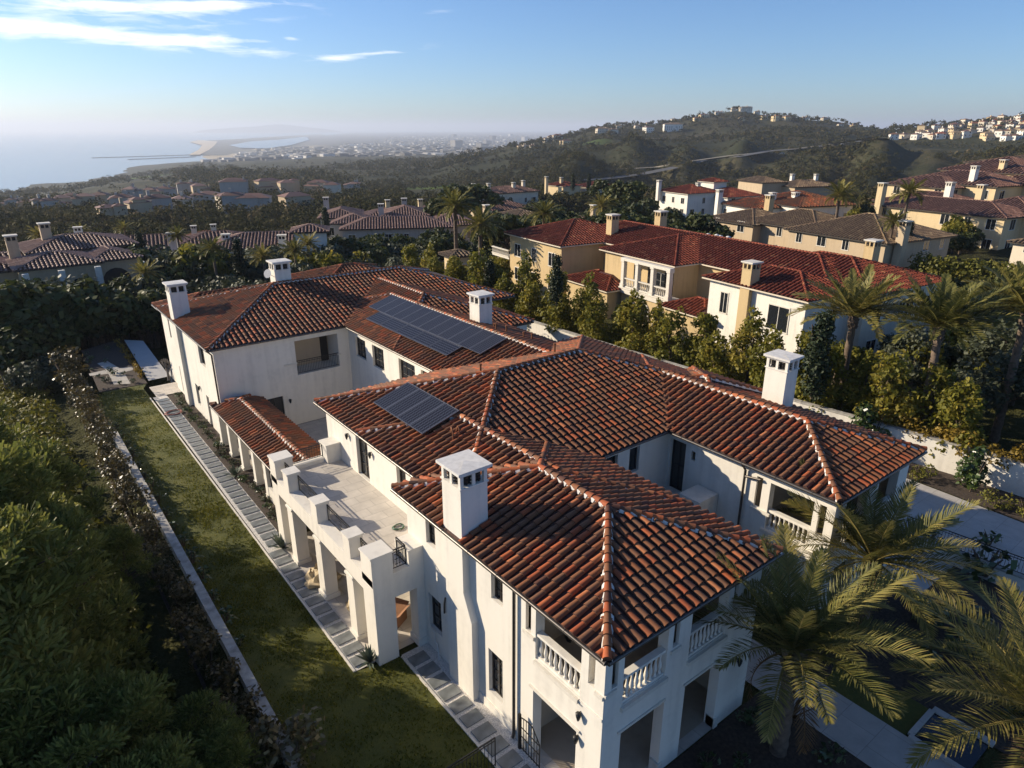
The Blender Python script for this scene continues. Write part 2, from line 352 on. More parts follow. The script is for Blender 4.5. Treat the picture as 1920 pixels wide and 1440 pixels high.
def roof_part(parent, b, others, mats, sp=.34, ex=.4, seg=5, faces=(0, 1, 2, 3), caps=True, gutter=(0, 3), hole=None, mortar=True, T=None):
    x0, x1, y0, y1, ze, p = b; h = min(x1-x0, y1-y0)/2
    R = T if T is not None else Matrix.Identity(4)
    mb = MB(); k = math.sqrt(1+p*p)
    def P(v): return tuple(R @ Vector(v))
    L = hip_lines(b); A, B = L[0]
    dz = Vector((0, 0, -.035))
    if x1-x0 <= y1-y0: fs = [[(x0, y0), (x1, y0), A], [(x1, y0), (x1, y1), B, A], [(x1, y1), (x0, y1), B], [(x0, y1), (x0, y0), A, B]]
    else: fs = [[(x0, y0), (x1, y0), B, A], [(x1, y0), (x1, y1), B], [(x1, y1), (x0, y1), A, B], [(x0, y1), (x0, y0), A]]
    for f in fs: mb.face([P(Vector((q[0], q[1], ze))+dz) if isinstance(q, tuple) else P(q+dz) for q in f], 0)
    c = [(x0, y0), (x1, y0), (x1, y1), (x0, y1)]
    for i in range(4):
        a, d = c[i], c[(i+1) % 4]
        mb.face([P((a[0], a[1], ze-.16)), P((d[0], d[1], ze-.16)), P((d[0], d[1], ze-.035)), P((a[0], a[1], ze-.035))], 2)
    mb.face([P((q[0], q[1], ze-.16)) for q in c[::-1]], 3)
    def hid(pt, tol=.1):
        return any(block_h(o, pt.x, pt.y) > pt.z+tol for o in others)
    for fi, (e0, E, U, ln) in enumerate(hip_faces(b)):
        if fi not in faces: continue
        Nn = (Vector((0, 0, 1))-U*p).normalized(); n = int(ln/sp); s0 = (ln-n*sp)/2+sp/2
        S = (U+Vector((0, 0, p)))
        for i in range(n):
            s = s0+i*sp; tm = min(s, ln-s, h)
            j = 0
            base = rnd.uniform(-.08, .08)
            while j*ex < tm-.06:
                t0 = j*ex-(.05 if j == 0 else 0); t1 = min(j*ex+ex*1.08, tm+.04); j += 1
                mid = e0+E*s+S*((t0+t1)/2)
                if hid(mid): continue
                if hole and hole(mid): continue
                jt = rnd.uniform(-.012, .012); lf = .032+rnd.uniform(-.006, .008); w0, w1 = sp*.335, sp*.27; h0, h1 = sp*.29, sp*.24
                t = min(1, max(0, rnd.gauss(.48, .13)+base*.5)); 
                if rnd.random() < .10: t = rnd.uniform(.75, 1)
                rows = []
                for tt, w, hh, l in ((t0, w0, h0, lf), (t1, w1, h1, .0)):
                    o = e0+E*(s+jt)+S*tt+Nn*l
                    rows.append([P(o-E*(w*math.cos(math.pi*q/seg))+Nn*(hh*math.sin(math.pi*q/seg))) for q in range(seg+1)])
                mb.grid(rows, 1, t)
                mb.face(rows[0][::-1], 0, .2)
    mats4 = list(mats[:2])+[mats[2], mats[3]]
    ob = mb.build('roof', mats4, parent)
    if caps:
        cb, mo = MB(), MB(); gap = False
        for (a, q) in L:
            d = q-a; ln = d.length
            if ln < .3: continue
            d.normalize(); n = max(1, int(ln/.34)); st = ln/n; side = d.cross(Vector((0, 0, 1))).normalized(); up = side.cross(d).normalized()
            for i in range(n):
                pt = a+d*(st*(i+.5))
                if hid(pt, .05): gap = True; continue
                if gap and cb.f:
                    cb.build('ridge_cap', mats[1], ob); cb = MB()
                    if mo.f: mo.build('ridge_mortar', M['mortar'], ob); mo = MB()
                gap = False
                t = min(1, max(0, rnd.gauss(.55, .2))); r = .13
                rows = []
                for tt, rr, l in ((i*st, r, .075), ((i+1.08)*st, r*.86, .05)):
                    o = a+d*tt+up*(l-.03)
                    rows.append([P(o-side*(rr*math.cos(math.pi*g/6))+up*(rr*math.sin(math.pi*g/6))) for g in range(7)])
                cb.grid(rows, 0, t); cb.face(rows[0][::-1], 0, .3)
                if mortar:
                    for sg in (-1, 1):
                        for hh in range(2):
                            wv = .13+rnd.uniform(.01, .07) if hh else .13+rnd.uniform(0, .03); ta, tb = (i+hh*.5)*st, (i+hh*.5+.5)*st
                            o1, o2 = a+d*ta, a+d*tb
                            if sg == 1: mo.face([P(o1-side*.1+up*.085), P(o1+side*.1+up*.085), P(o2+side*.1+up*.085), P(o2-side*.1+up*.085)])
                            mo.face([P(o1+side*sg*.1+up*.085), P(o2+side*sg*.1+up*.085), P(o2+side*sg*wv-up*.02), P(o1+side*sg*wv-up*.02)][::sg])
            if cb.f: cb.build('ridge_cap', mats[1], ob)
            if mo.f: mo.build('ridge_mortar', M['mortar'], ob)
            cb, mo = MB(), MB(); gap = False
    if gutter:
        for fi in gutter:
            g = MB()
            e0, E, U, ln = hip_faces(b)[fi]
            run = []
            nst = max(2, int(ln/.5))
            for i in range(nst+1):
                q = e0+E*(ln*i/nst)-U*.055-Vector((0, 0, .075)); vis = not any(block_h(o, q.x, q.y) > ze+.02 for o in others)
                if vis: run.append(q)
                if (not vis or i == nst) and len(run) > 1:
                    g.tube([P(run[0]), P(run[-1])], .062, 8, 0, .5)
                    for kq in run[1::3]: g.tube([P(kq+Vector((0, 0, .0))+E*.0-U*.06+Vector((0, 0, .02))), P(kq+Vector((0, 0, .09))), P(kq+U*.1+Vector((0, 0, .09)))], .014, 4, 0)
                    run = []
                    if g.f: g.build('gutter', M['gutter'], ob); g = MB()
                elif not vis: run = []
    return ob
# ------------------------------------------------------------------ walls, windows
def wall(mb, p0, p1, z0, z1, inw, ops=(), depth=.22, m=0, mr=0, back=None):
    """wall skin from p0 to p1 (plan), openings (s0,s1,za,zb) with reveals going inward"""
    p0 = Vector((p0[0], p0[1], 0)); p1 = Vector((p1[0], p1[1], 0)); d = p1-p0; L = d.length; d.normalize(); i = Vector((inw[0], inw[1], 0))
    flip = d.cross(Vector((0, 0, 1))).dot(i) > 0     # orient outward
    S = sorted({0, L}.union(*[{o[0], o[1]} for o in ops]) if ops else {0, L}); Z = sorted({z0, z1}.union(*[{o[2], o[3]} for o in ops]) if ops else {z0, z1})
    def P(s, z, k=0.): return p0+d*s+i*k+Vector((0, 0, z))
    for a, b in zip(S, S[1:]):
        for u, v in zip(Z, Z[1:]):
            cs, cz = (a+b)/2, (u+v)/2
            if any(o[0] < cs < o[1] and o[2] < cz < o[3] for o in ops): continue
            f = [P(a, u), P(b, u), P(b, v), P(a, v)]; mb.face(f[::-1] if flip else f, m)
    for o in ops:
        a, b, u, v = o[:4]; dp = o[4] if len(o) > 4 else depth
        for q in ([P(a, u), P(a, v), P(a, v, dp), P(a, u, dp)], [P(b, u, dp), P(b, v, dp), P(b, v), P(b, u)], [P(a, v), P(b, v), P(b, v, dp), P(a, v, dp)], [P(a, u, dp), P(b, u, dp), P(b, u), P(a, u)]):
            mb.face(q[::-1] if flip else q, mr)
def window(parent, p0, p1, inw, s0, s1, z0, z1, depth=.22, nx=2, nz=3, name='window', mat=None, pane=True, fw=.05):
    p0 = Vector((p0[0], p0[1], 0)); d = (Vector((p1[0], p1[1], 0))-p0).normalized(); i = Vector((inw[0], inw[1], 0))
    X = Matrix((( d.x, i.x, 0, p0.x), (d.y, i.y, 0, p0.y), (0, 0, 1, 0), (0, 0, 0, 1)))
    fb = MB()
    y0, y1 = depth-.07, depth
    fb.box(s0, s0+fw, y0, y1, z0, z1, mat=X); fb.box(s1-fw, s1, y0, y1, z0, z1, mat=X)
    fb.box(s0+fw, s1-fw, y0, y1, z0, z0+fw, mat=X); fb.box(s0+fw, s1-fw, y0, y1, z1-fw, z1, mat=X)
    for k in range(1, nx):
        c = s0+(s1-s0)*k/nx; fb.box(c-.018, c+.018, y0+.01, y1-.01, z0+fw, z1-fw, mat=X)
    for k in range(1, nz):
        c = z0+(z1-z0)*k/nz; fb.box(s0+fw, s1-fw, y0+.013, y1-.013, c-.013, c+.013, mat=X)
    o = fb.build(name, mat or M['bronze'], parent)
    if pane:
        pb = MB(); pb.box(s0+fw*.5, s1-fw*.5, y1-.03, y1-.018, z0+fw*.5, z1-fw*.5, mat=X); pb.build('pane', M['glass'], o)
        bb = MB(); bb.box(s0-.02, s1+.02, y1+.002, y1+.05, z0-.02, z1+.02, mat=X); bb.build('dark_backing', M['dark'], o)  # near-black sheet stands in for the unlit room behind the pane
    return o
def chimney(parent, x0, x1, y0, y1, zb, zt, wallm, capm=None, R=None, big=True):
    c = MB(); w, l = x1-x0, y1-y0; zc = zt-.16; zl = zc-.5
    c.box(x0, x1, y0, y1, zb, zl, 0, mat=R)
    c.box(x0-.04, x1+.04, y0-.04, y1+.04, zl, zl+.05, 0, mat=R)
    pw = .13
    for (a, b) in ((x0, x0+pw), (x0+w/2-.06, x0+w/2+.06), (x1-pw, x1)):
        for (e, f) in ((y0, y0+pw), (y0+l/2-.06, y0+l/2+.06), (y1-pw, y1)):
            if x0+pw < a < x1-pw-.01 and y0+pw < e < y1-pw-.01: continue
            c.box(a, b, e, f, zl+.05, zc-.05, 0, mat=R)
    c.box(x0, x1, y0, y1, zc-.05, zc, 0, mat=R)
    o = c.build('chimney', wallm, parent)
    k = MB(); k.box(x0-.06, x1+.06, y0-.06, y1+.06, zc, zc+.06, 0, mat=R); k.box(x0-.13, x1+.13, y0-.13, y1+.13, zc+.06, zt, 0, mat=R); k.face([tuple((R or Matrix.Identity(4)) @ Vector(q)) for q in ((x0-.12, y0-.12, zt+.001), (x1+.12, y0-.12, zt+.001), ((x0+x1)/2, (y0+y1)/2, zt+.05))]); 
    k.build('cap', capm or M['cap'], o)
    s = MB(); s.box(x0+.16, x1-.16, y0+.16, y1-.16, zl+.052, zc-.052, 0, mat=R)
    n = 5
    for i in range(n):                                    # spark mesh bars set behind the openings
        for j in range(3):
            zz = zl+.08+j*.12
            s.box(x0+.10+(w-.26)*i/n, x0+.16+(w-.26)*i/n, y0+.05, y0+.09, zz, zz+.05, 1, mat=R); s.box(x0+.05, x0+.09, y0+.10+(l-.26)*i/n, y0+.16+(l-.26)*i/n, zz+.03, zz+.08, 1, mat=R)
    s.build('spark_arrestor', [M['dark'], M['bronze']], o)
    return o
def railing(parent, a, b, z0, z1, name='railing', n=None, mat=None, pat=True):
    r = MB(); a = Vector((a[0], a[1], 0)); b = Vector((b[0], b[1], 0)); L = (b-a).length; d = (b-a).normalized()
    for z in (z0+.06, z1-.12, z1): r.bar(a+Vector((0, 0, z)), b+Vector((0, 0, z)), .018 if z < z1 else .026)
    n = n or max(3, int(L/.12))
    for i in range(n+1):
        q = a+d*(L*i/n); r.bar(q+Vector((0, 0, z0 if i in (0, n) else z0+.06)), q+Vector((0, 0, z1)), .02 if i in (0, n) else .010)
    if pat:
        for c in (.5,):
            for off in (-.14, .02):
                q = a+d*(L*c+off); z2 = z0+.2; z3 = z1-.22
                for s_, e_ in ((0, .12),):
                    r.bar(q+Vector((0, 0, z2)), q+d*.13+Vector((0, 0, z2)), .014); r.bar(q+Vector((0, 0, z3)), q+d*.13+Vector((0, 0, z3)), .014)
                    r.bar(q+Vector((0, 0, (z2+z3)/2)), q+d*.13+Vector((0, 0, (z2+z3)/2)), .014)
    return r.build(name, mat or M['iron'], parent)
BAL = [(.055, 0), (.055, .05), (.035, .08), (.04, .14), (.068, .26), (.062, .36), (.038, .5), (.03, .6), (.042, .66), (.034, .7), (.055, .74), (.055, .8)]
bal_mesh = {}
def balustrade(parent, a, b, z0, z1, w=.16, mat=None, step=.2, child=True):
    mat = mat or M['white']; m = MB(); a = Vector((a[0], a[1], 0)); b = Vector((b[0], b[1], 0)); d = b-a; L = d.length; d.normalize(); n = Vector((-d.y, d.x, 0))
    X = Matrix(((d.x, n.x, 0, a.x), (d.y, n.y, 0, a.y), (0, 0, 1, 0), (0, 0, 0, 1)))
    m.box(0, L, -w/2, w/2, z0, z0+.1, mat=X); m.box(0, L, -w/2-.03, w/2+.03, z1-.09, z1, mat=X); m.box(0, L, -w/2, w/2, z1-.13, z1-.09, mat=X)
    o = m.build('balustrade', mat, parent); k = int(L/step); hh = z1-.13-z0-.1
    me = None
    for i in range(k):
        q = a+d*((i+.5)*L/k)
        key = (mat.name, round(hh, 2))
        if key not in bal_mesh:
            bm_ = MB(); bm_.lathe([(r, z*hh/.8) for r, z in BAL], n=8); ob = bm_.build('baluster', mat, None); bal_mesh[key] = ob.data; bpy.data.objects.remove(ob)
        ob = bpy.data.objects.new('baluster', bal_mesh[key]); COL.objects.link(ob); ob.parent = o
        off = Vector((0, 0, 0)); p = o
        while p is not None: off += p.location; p = p.parent
        ob.location = q+Vector((0, 0, z0+.1))-off
    return o

# ================================================================== the white mansion
PT = .307; ZE = 6.5
BL = {'R1': (-.35, 7.57, -.35, 11.05, ZE, PT), 'RC': (.80, 7.57, 3.3, 16.5, ZE, PT), 'R2': (.80, 19.07, 8.1, 21.2, ZE, PT), 'R3': (12.05, 19.07, .06, 16., ZE, PT),
      'R4': (7.95, 16.85, 11.6, 39., ZE, PT), 'R7': (7.95, 19.1, 26.2, 44., ZE, PT), 'R5': (-1.13, 22.8, 33.22, 46.73, ZE, PT),
      'R8': (-1.0, 9.2, 43.4, 49.2, 6.25, .33), 'R9': (10.3, 20.6, 44., 53.2, 6.2, .30), 'R6': (-1.3, 1.7, 19.4, 33.9, 2.72, .36), 'R10': (14.6, 19.9, 7.3, 12.9, 6.45, .33)}
house = empty('mansion', (0, 0, 0), label='white stucco mansion with terracotta tile hip roofs filling the foreground', cat='mansion')
RM = (M['pan'], M['tile'], M['bronze'], M['white'])
blk = list(BL.values())
def oth(k): return [v for n, v in BL.items() if n != k]
F = {'R1': (0, 1, 2, 3), 'RC': (1, 3), 'R2': (0, 1, 2, 3), 'R3': (0, 1, 3), 'R4': (1, 3), 'R7': (0, 1, 3), 'R5': (0, 2, 3), 'R8': (0, 2, 3), 'R9': (0, 3), 'R6': (1, 2, 3), 'R10': (1, 2)}
G = {'R1': (0, 3), 'RC': (), 'R2': (0, 3), 'R3': (0, 3), 'R4': (3,), 'R7': (), 'R5': (0, 3), 'R8': (3,), 'R9': (), 'R6': (3,), 'R10': ()}
def no_chim(m):
    for (x0, x1, y0, y1) in ((-.3, .8, 6.5, 7.6), (17.4, 18.4, 5.8, 7.0), (13.4, 14.4, 24.8, 26.0), (-1.1, .1, 41.8, 42.9)):
        if x0 < m.x < x1 and y0 < m.y < y1: return True
    return False
for k, b in BL.items():
    roof_part(house, b, oth(k), RM, faces=F[k], gutter=G[k], hole=no_chim, mortar=k not in ('R8', 'R9'))
w = MB()
# near wing, left wall (x=0) and right wall (y=0)
LW = [(1.0, 3.0, 0., 2.7, .36), (.38, .63, 4.82, 5.95, .36), (.92, 2.92, 4.02, 5.97, .36), (3.14, 3.40, 4.82, 5.9, .12), (4.57, 5.2, 4.86, 5.9), (4.6, 5.4, .82, 2.68), (8.45, 9.35, 1.0, 2.58), (8.65, 9.3, 4.85, 5.93)]
wall(w, (0, 0), (0, 10.7), 0, 6.36, (1, 0), LW)
RW = [(.8, 2.7, 0, 2.98, .36), (3.68, 5.52, 0, 2.98, .36), (.28, .52, 4.9, 5.95, .12), (.75, 2.6, 4.02, 5.92, .36), (2.84, 3.1, 4.92, 5.85, .12), (3.66, 5.5, 4.02, 5.9, .36), (5.75, 6.0, 4.92, 5.85, .12)]
wall(w, (0, 0), (7.22, 0), 0, 6.36, (0, 1), RW)
wall(w, (7.22, 0), (7.22, 8.5), 0, 6.36, (-1, 0)); wall(w, (0, 10.7), (1.2, 10.7), 3.8, 6.36, (0, -1))
# rooms behind the loggia openings
rooms = []
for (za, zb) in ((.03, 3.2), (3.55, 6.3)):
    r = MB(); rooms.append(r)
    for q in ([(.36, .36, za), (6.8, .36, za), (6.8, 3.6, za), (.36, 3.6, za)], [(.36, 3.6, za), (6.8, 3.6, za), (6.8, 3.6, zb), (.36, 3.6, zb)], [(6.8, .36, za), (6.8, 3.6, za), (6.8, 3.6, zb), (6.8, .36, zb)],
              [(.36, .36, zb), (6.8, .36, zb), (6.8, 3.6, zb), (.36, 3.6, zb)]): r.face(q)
# wall thickness seen from inside the rooms
wall(rooms[0], (.36, .36), (.36, 3.6), .03, 3.2, (-1, 0), [(.64, 2.64, .03, 2.7, 0)]); wall(rooms[1], (.36, .36), (.36, 3.6), 3.55, 6.3, (-1, 0), [(.56, 2.56, 4.02, 5.97, 0)])
wall(rooms[0], (.36, .36), (6.8, .36), .03, 3.2, (0, -1), [(.44, 2.34, .03, 2.98, 0), (3.32, 5.16, .03, 2.98, 0)]); wall(rooms[1], (.36, .36), (6.8, .36), 3.55, 6.3, (0, -1), [(.39, 2.24, 4.02, 5.92, 0), (3.3, 5.14, 4.02, 5.9, 0)])
# middle block: left wall x=1.15, front wall y=8.45
MWo = [(5.6, 6.8, 3.9, 6.18), (2.1, 2.9, 4.7, 6.1)]
wall(w, (1.15, 10.7), (1.15, 20.86), 0, 6.36, (1, 0), MWo)
wall(w, (7.22, 8.45), (12.64, 8.45), 0, 6.36, (0, 1), [(1.2, 2.0, 4.7, 6.02), (2.75, 3.4, 4.78, 6.02)])
wall(w, (1.15, 20.86), (8.3, 20.86), 0, 6.36, (0, -1)); wall(w, (18.72, .41), (18.72, 20.8), 0, 6.36, (-1, 0))
CW = [(.13, .98, 3.3, 5.85), (1.3, 1.52, 5.2, 5.65, .12), (4.66, 4.94, 4.4, 5.8, .12), (5.3, 7.2, 3.6, 5.75, .36), (7.42, 7.7, 4.4, 5.75, .12)]
wall(w, (12.64, 8.45), (12.64, .41), 0, 6.36, (1, 0), CW)
wall(w, (12.64, .41), (18.72, .41), 0, 6.36, (0, 1), [(.8, 2.6, 3.6, 5.8, .36), (3.4, 5.2, 3.6, 5.8, .36), (.8, 2.6, 0, 2.8, .36), (3.4, 5.2, 0, 2.8, .36)])
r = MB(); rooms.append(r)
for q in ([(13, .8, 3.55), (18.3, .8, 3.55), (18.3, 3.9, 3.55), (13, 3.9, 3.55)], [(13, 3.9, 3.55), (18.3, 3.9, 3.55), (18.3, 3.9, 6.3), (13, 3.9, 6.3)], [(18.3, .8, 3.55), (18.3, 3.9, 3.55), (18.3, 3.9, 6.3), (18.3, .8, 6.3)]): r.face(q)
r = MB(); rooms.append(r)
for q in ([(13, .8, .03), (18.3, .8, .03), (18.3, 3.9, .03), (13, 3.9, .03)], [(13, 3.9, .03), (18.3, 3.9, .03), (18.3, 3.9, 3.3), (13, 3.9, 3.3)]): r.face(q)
w.box(7.22, 12.64, 6.6, 8.449, 3.0, 3.3); w.box(11.3, 12.6, 5.5, 6.59, 2.6, 4.2)                     # courtyard gallery floor
# spine wing wall x=8.3, far block front wall y=33.57 and left wall x=-.77
SW = [(10.1, 11.65, 4.47, 5.87), (7.5, 9.1, 4.4, 5.9), (3.5, 5.5, 4.4, 5.9), (1.0, 2.8, 4.4, 5.9)]
wall(w, (8.3, 20.86), (8.3, 33.57), 0, 6.36, (1, 0), SW)
FW = [(2.8, 4.0, 0, 2.32), (5.19, 8.25, 3.56, 5.95, 1.9)]
wall(w, (-.77, 33.57), (8.3, 33.57), 0, 6.36, (0, 1), FW)
r = MB(); r.box(4.35, 7.55, 35.42, 35.5, 3.5, 6.); rooms.append(r)
LF = [(2.35, 3.75, 4.5, 5.78), (5.7, 6.5, .7, 2.25), (3.05, 3.7, 0, 2.22), (9.9, 10.6, 4.3, 5.8), (11.7, 12.2, 4.3, 5.8), (10.4, 11.0, .3, 2.3)]
wall(w, (-.77, 33.57), (-.77, 46.4), 0, 6.36, (1, 0), LF)
wall(w, (-.6, 48.8), (-.6, 46.4), 0, 6.1, (1, 0)); wall(w, (16.5, 20), (16.5, 33), 0, 6.36, (-1, 0)); wall(w, (16.5, 26.55), (18.75, 26.55), 0, 6.36, (0, 1)); wall(w, (18.75, 26.55), (18.75, 34), 0, 6.36, (-1, 0))
# near flue breast with its sloped shoulder
for (x, prof) in ((-.28, [(5.98, 0), (5.98, 3.42), (6.44, 4.42), (6.44, 6.36), (7.55, 6.36), (7.55, 4.4), (7.55, 0)]),):
    pts = [Vector((x, y, z)) for y, z in prof]; w.face(pts[::-1])
    for a, b in zip(pts, pts[1:]): w.face([a, b, Vector((0, b.y, b.z)), Vector((0, a.y, a.z))])
w.box(-1.05, -.77, 41.75, 42.85, 0, 6.36)
# plinth and string courses
w.box(-.05, 0, 3.05, 5.95, 0, .35); w.box(-.05, .0, 0, .95, 0, .35); w.box(-.04, 0, .0, .9, 3.9, 4.0)
wo_ = w.build('wall', M['white'], house)
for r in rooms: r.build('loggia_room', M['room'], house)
# trim: balcony ledges, pilaster caps, door surrounds
class Trim:
    def box(s, *a): m_ = MB(); m_.box(*a); m_.build('stone_trim', M['stone_trim'], house)
t = Trim()
t.box(-.1, -.001, .93, 2.91, 3.86, 4.0); t.box(-.06, -.001, .85, 3.15, 2.78, 2.86); t.box(-.05, -.001, 3.0, 3.5, 4.66, 4.78)
for a in (.2, 3.15): t.box(-.07, .36, a-.2, a+.12, 4.68, 4.8)
for (a, b) in ((.7, 2.65), (3.6, 5.55)):
    t.box(a, b, -.1, -.001, 3.86, 4.0); t.box(a-.05, b+.05, -.05, -.001, 3.04, 3.12)
for c in (.1, 2.85, 5.75): t.box(c-.1, c+.35, -.06, -.001, 4.72, 4.86)
for c in (.55, 2.62, 5.52): t.box(c, c+.22, -.05, .3, .0, .42)
t.box(12.54, 12.639, .95, 3.3, 3.44, 3.58); t.box(12.56, 12.639, 3.0, 3.9, 4.24, 4.36)
t.box(7.35, 7.62, 33.5, 33.62, 4.4, 4.5); t.box(3.6, 4.45, 33.5, 33.569, 4.36, 4.46)
# windows and doors
X0 = ((0, 0), (0, 10.7), (1, 0))
for (a, b, z0, z1, nx, nz) in ((4.57, 5.2, 4.86, 5.9, 2, 3), (4.6, 5.4, .82, 2.68, 2, 4), (8.45, 9.35, 1.0, 2.58, 2, 3), (8.65, 9.3, 4.85, 5.93, 2, 3)): window(house, *X0, a, b, z0, z1, nx=nx, nz=nz)
window(house, (1.15, 10.7), (1.15, 20.86), (1, 0), 5.6, 6.8, 3.9, 6.18, nx=2, nz=4, name='french_door'); window(house, (1.15, 10.7), (1.15, 20.86), (1, 0), 2.1, 2.9, 4.7, 6.1, nz=3)
for a, b in ((1.2, 2.0), (2.75, 3.4)): window(house, (7.22, 8.45), (12.64, 8.45), (0, 1), a, b, 4.72, 6.02, nx=1, nz=1)
window(house, (12.64, 8.45), (12.64, .41), (1, 0), .13, .98, 3.3, 5.85, nx=2, nz=2, name='door', mat=M['dark'])
for a, b, z0, z1 in SW: window(house, (8.3, 20.86), (8.3, 33.57), (1, 0), a, b, z0, z1, nx=3, nz=3, fw=.08)
window(house, (-.77, 33.57), (8.3, 33.57), (0, 1), 2.8, 4.0, 0, 2.32, nx=2, nz=1, name='door', mat=M['dark'])
for i, (a, b, z0, z1) in enumerate(LF): window(house, (-.77, 33.57), (-.77, 46.4), (1, 0), a, b, z0, z1, name='door' if i == 2 else 'window')
d_ = MB(); d_.box(6.9, 7.4, 35.3, 35.4, 3.6, 5.9); d_.build('door', M['dark'], house)
d_ = MB(); d_.box(3.1, 3.9, 3.5, 3.59, .03, 2.5); d_.build('door', M['bronze'], house)
# upstairs balustrades
balustrade(house, (.14, .93), (.14, 2.91), 4.0, 4.96); balustrade(house, (.76, .14), (2.59, .14), 4.0, 4.98); balustrade(house, (3.67, .14), (5.49, .14), 4.0, 4.98)
balustrade(house, (12.8, 3.14), (12.8, 1.26), 3.6, 4.5); balustrade(house, (13.45, .57), (15.23, .57), 3.6, 4.5); balustrade(house, (16.05, .57), (17.83, .57), 3.6, 4.5)
railing(house, (4.45, 33.72), (7.5, 33.72), 3.58, 4.5, n=26, pat=False)
# chimneys
chimney(house, -.25, .82, 6.48, 7.6, 6.2, 9.02, M['white']); chimney(house, 17.45, 18.4, 5.85, 6.95, 6.5, 9.35, M['white']); chimney(house, 13.42, 14.42, 24.8, 25.9, 7.0, 9.4, M['white'])
chimney(house, -1.05, .08, 41.75, 42.85, 6.3, 9.1, M['white']); chimney(house, 5.9, 7.1, 40.2, 41.3, 8.0, 10.1, M['white'])
# gutters' downspouts
def downspout(pts): q = MB(); q.tube(pts, .055, 8); return q.build('downspout', M['gutter'], house)
downspout([(-.28, 3.86, 6.4), (-.1, 3.86, 6.15), (-.1, 3.86, .25), (-.14, 3.86, .05)])
downspout([(12.2, 4.4, 6.4), (12.53, 4.3, 5.9), (12.53, 4.3, .2)])
downspout([(12.53, 3.55, 5.75), (12.53, 4.28, 5.62)])
downspout([(-1.15, 33.45, 6.4), (-.9, 33.35, 6.1), (-.88, 33.4, .3)])
# sconces
def sconce(x, y, z, nrm):
    s = MB(); n = Vector(nrm); c = Vector((x, y, z))+n*.1; 
    s.lathe([(.02, .16), (.09, .14), (.075, 0), (.04, -.12), (.015, -.16)][::-1], c, 6); s.bar(c-n*.1, c, .02); s.bar(c+Vector((0, 0, .15))-n*.1, c+Vector((0, 0, .15)), .016); return s.build('wall_lamp', M['iron'], house)
for q in ((1.15, 18.3, 5.55), (1.15, 15.9, 5.5), (-.77, 38.6, 2.3), (0, .85, 3.45), (0, .92, 2.5)): sconce(*q, (-1, 0, 0))
for q in ((.28, 0, 1.3), (6.5, 0, 2.35), (3.66, 33.57, 1.85)): sconce(*q, (0, -1, 0))
# balcony over the arcade
b = MB()
b.box(-2.15, 1.149, 9.6, 20.2, 3.55, 3.86)                                  # slab
b.box(-2.15, -1.3, 9.58, 10.45, 0, 4.78); b.box(-2.15, -1.3, 19.33, 20.12, 0, 4.75)   # end piers
b.box(-2.19, -1.26, 9.54, 10.49, 4.78, 4.86); b.box(-2.19, -1.26, 19.29, 20.16, 4.75, 4.84)
for y0, y1 in ((11.4, 12.0), (14.52, 15.16), (17.72, 18.35)):
    b.box(-2.15, -1.58, y0, y1, 0, 3.1); b.box(-2.15, -1.58, y0, y1, 3.86, 4.72); b.box(-2.19, -1.54, y0-.04, y1+.04, 4.72, 4.8); b.box(-2.21, -1.52, y0-.06, y1+.06, 0, .22)
    b.box(-2.2, -1.54, y0-.05, y1+.05, 2.9, 3.0)
b.box(-2.15, -1.6, 10.45, 19.33, 3.08, 3.55)                                # beam
b.box(-1.3, 0, 9.6, 10.0, 2.78, 3.55); b.box(-.36, -.001, 9.6, 10.2, 0, 2.78); b.box(-.42, -.001, 9.55, 10.25, 0, .35)   # end bay
b.box(-.62, -.001, 9.6, 10.65, 3.86, 4.55); b.box(.42, 1.149, 19.4, 20.18, 3.86, 4.75); b.box(.38, 1.149, 19.36, 20.22, 4.75, 4.84)
b.box(-1.3, .42, 19.75, 20.15, 3.86, 4.05)
bo = b.build('balcony', M['white'], house)
for y0, y1 in ((10.5, 11.38), (12.02, 14.5), (15.18, 17.7)): railing(bo, (-1.68, y0), (-1.68, y1), 3.86, 4.62)
railing(bo, (-1.68, 18.37), (-1.68, 19.31), 3.86, 4.62); railing(bo, (-1.28, 9.8), (-.64, 9.8), 3.86, 4.7); railing(bo, (-.64, 9.8), (-.64, 10.5), 3.86, 4.7, pat=False); railing(bo, (-1.28, 19.95), (.4, 19.95), 4.05, 4.75)
q = MB(); q.face([(-1.55, 10.1, 3.866), (1.14, 10.1, 3.866), (1.14, 19.7, 3.866), (-1.55, 19.7, 3.866)]); q.build('terrace_floor', M['floor'], bo)
# colonnade between the balcony and the far block
c = MB()
for y in (20.6, 22.6, 24.6, 26.6, 28.9, 31.2, 33.2): c.box(-1.12, -.72, y, y+.42, 0, 2.4); c.box(-1.17, -.67, y-.05, y+.47, 0, .2)
c.box(-1.1, -.74, 20.2, 33.56, 2.38, 2.56); c.box(1.1, 1.4, 20.2, 33.56, 0, 2.56)
c.box(-1.1, -.8, 20.2, 24.6, 0, .8)
c.build('colonnade', M['white'], house)
for y in (21.1, 23.1): window(house, (-1.0, 20.2), (-1.0, 33), (1, 0), y-20.2, y-20.2+1.4, .8, 2.38, depth=.1, nx=3, nz=2)
# satellite dish on the far ridge chimney
s = MB(); s.lathe([(.02, .0), (.16, .03), (.26, .09), (.33, .17)], (0, 0, 0), 14); 
for i, v in enumerate(s.v): q = Matrix.Rotation(math.radians(70), 4, (.5, -.85, 0)) @ Vector(v); s.v[i] = tuple(q+Vector((5.55, 40.4, 9.25)))
s.bar((5.55, 40.4, 9.25), (5.9, 40.6, 9.0), .025); dish = s.build('satellite_dish', M['cap'], house)
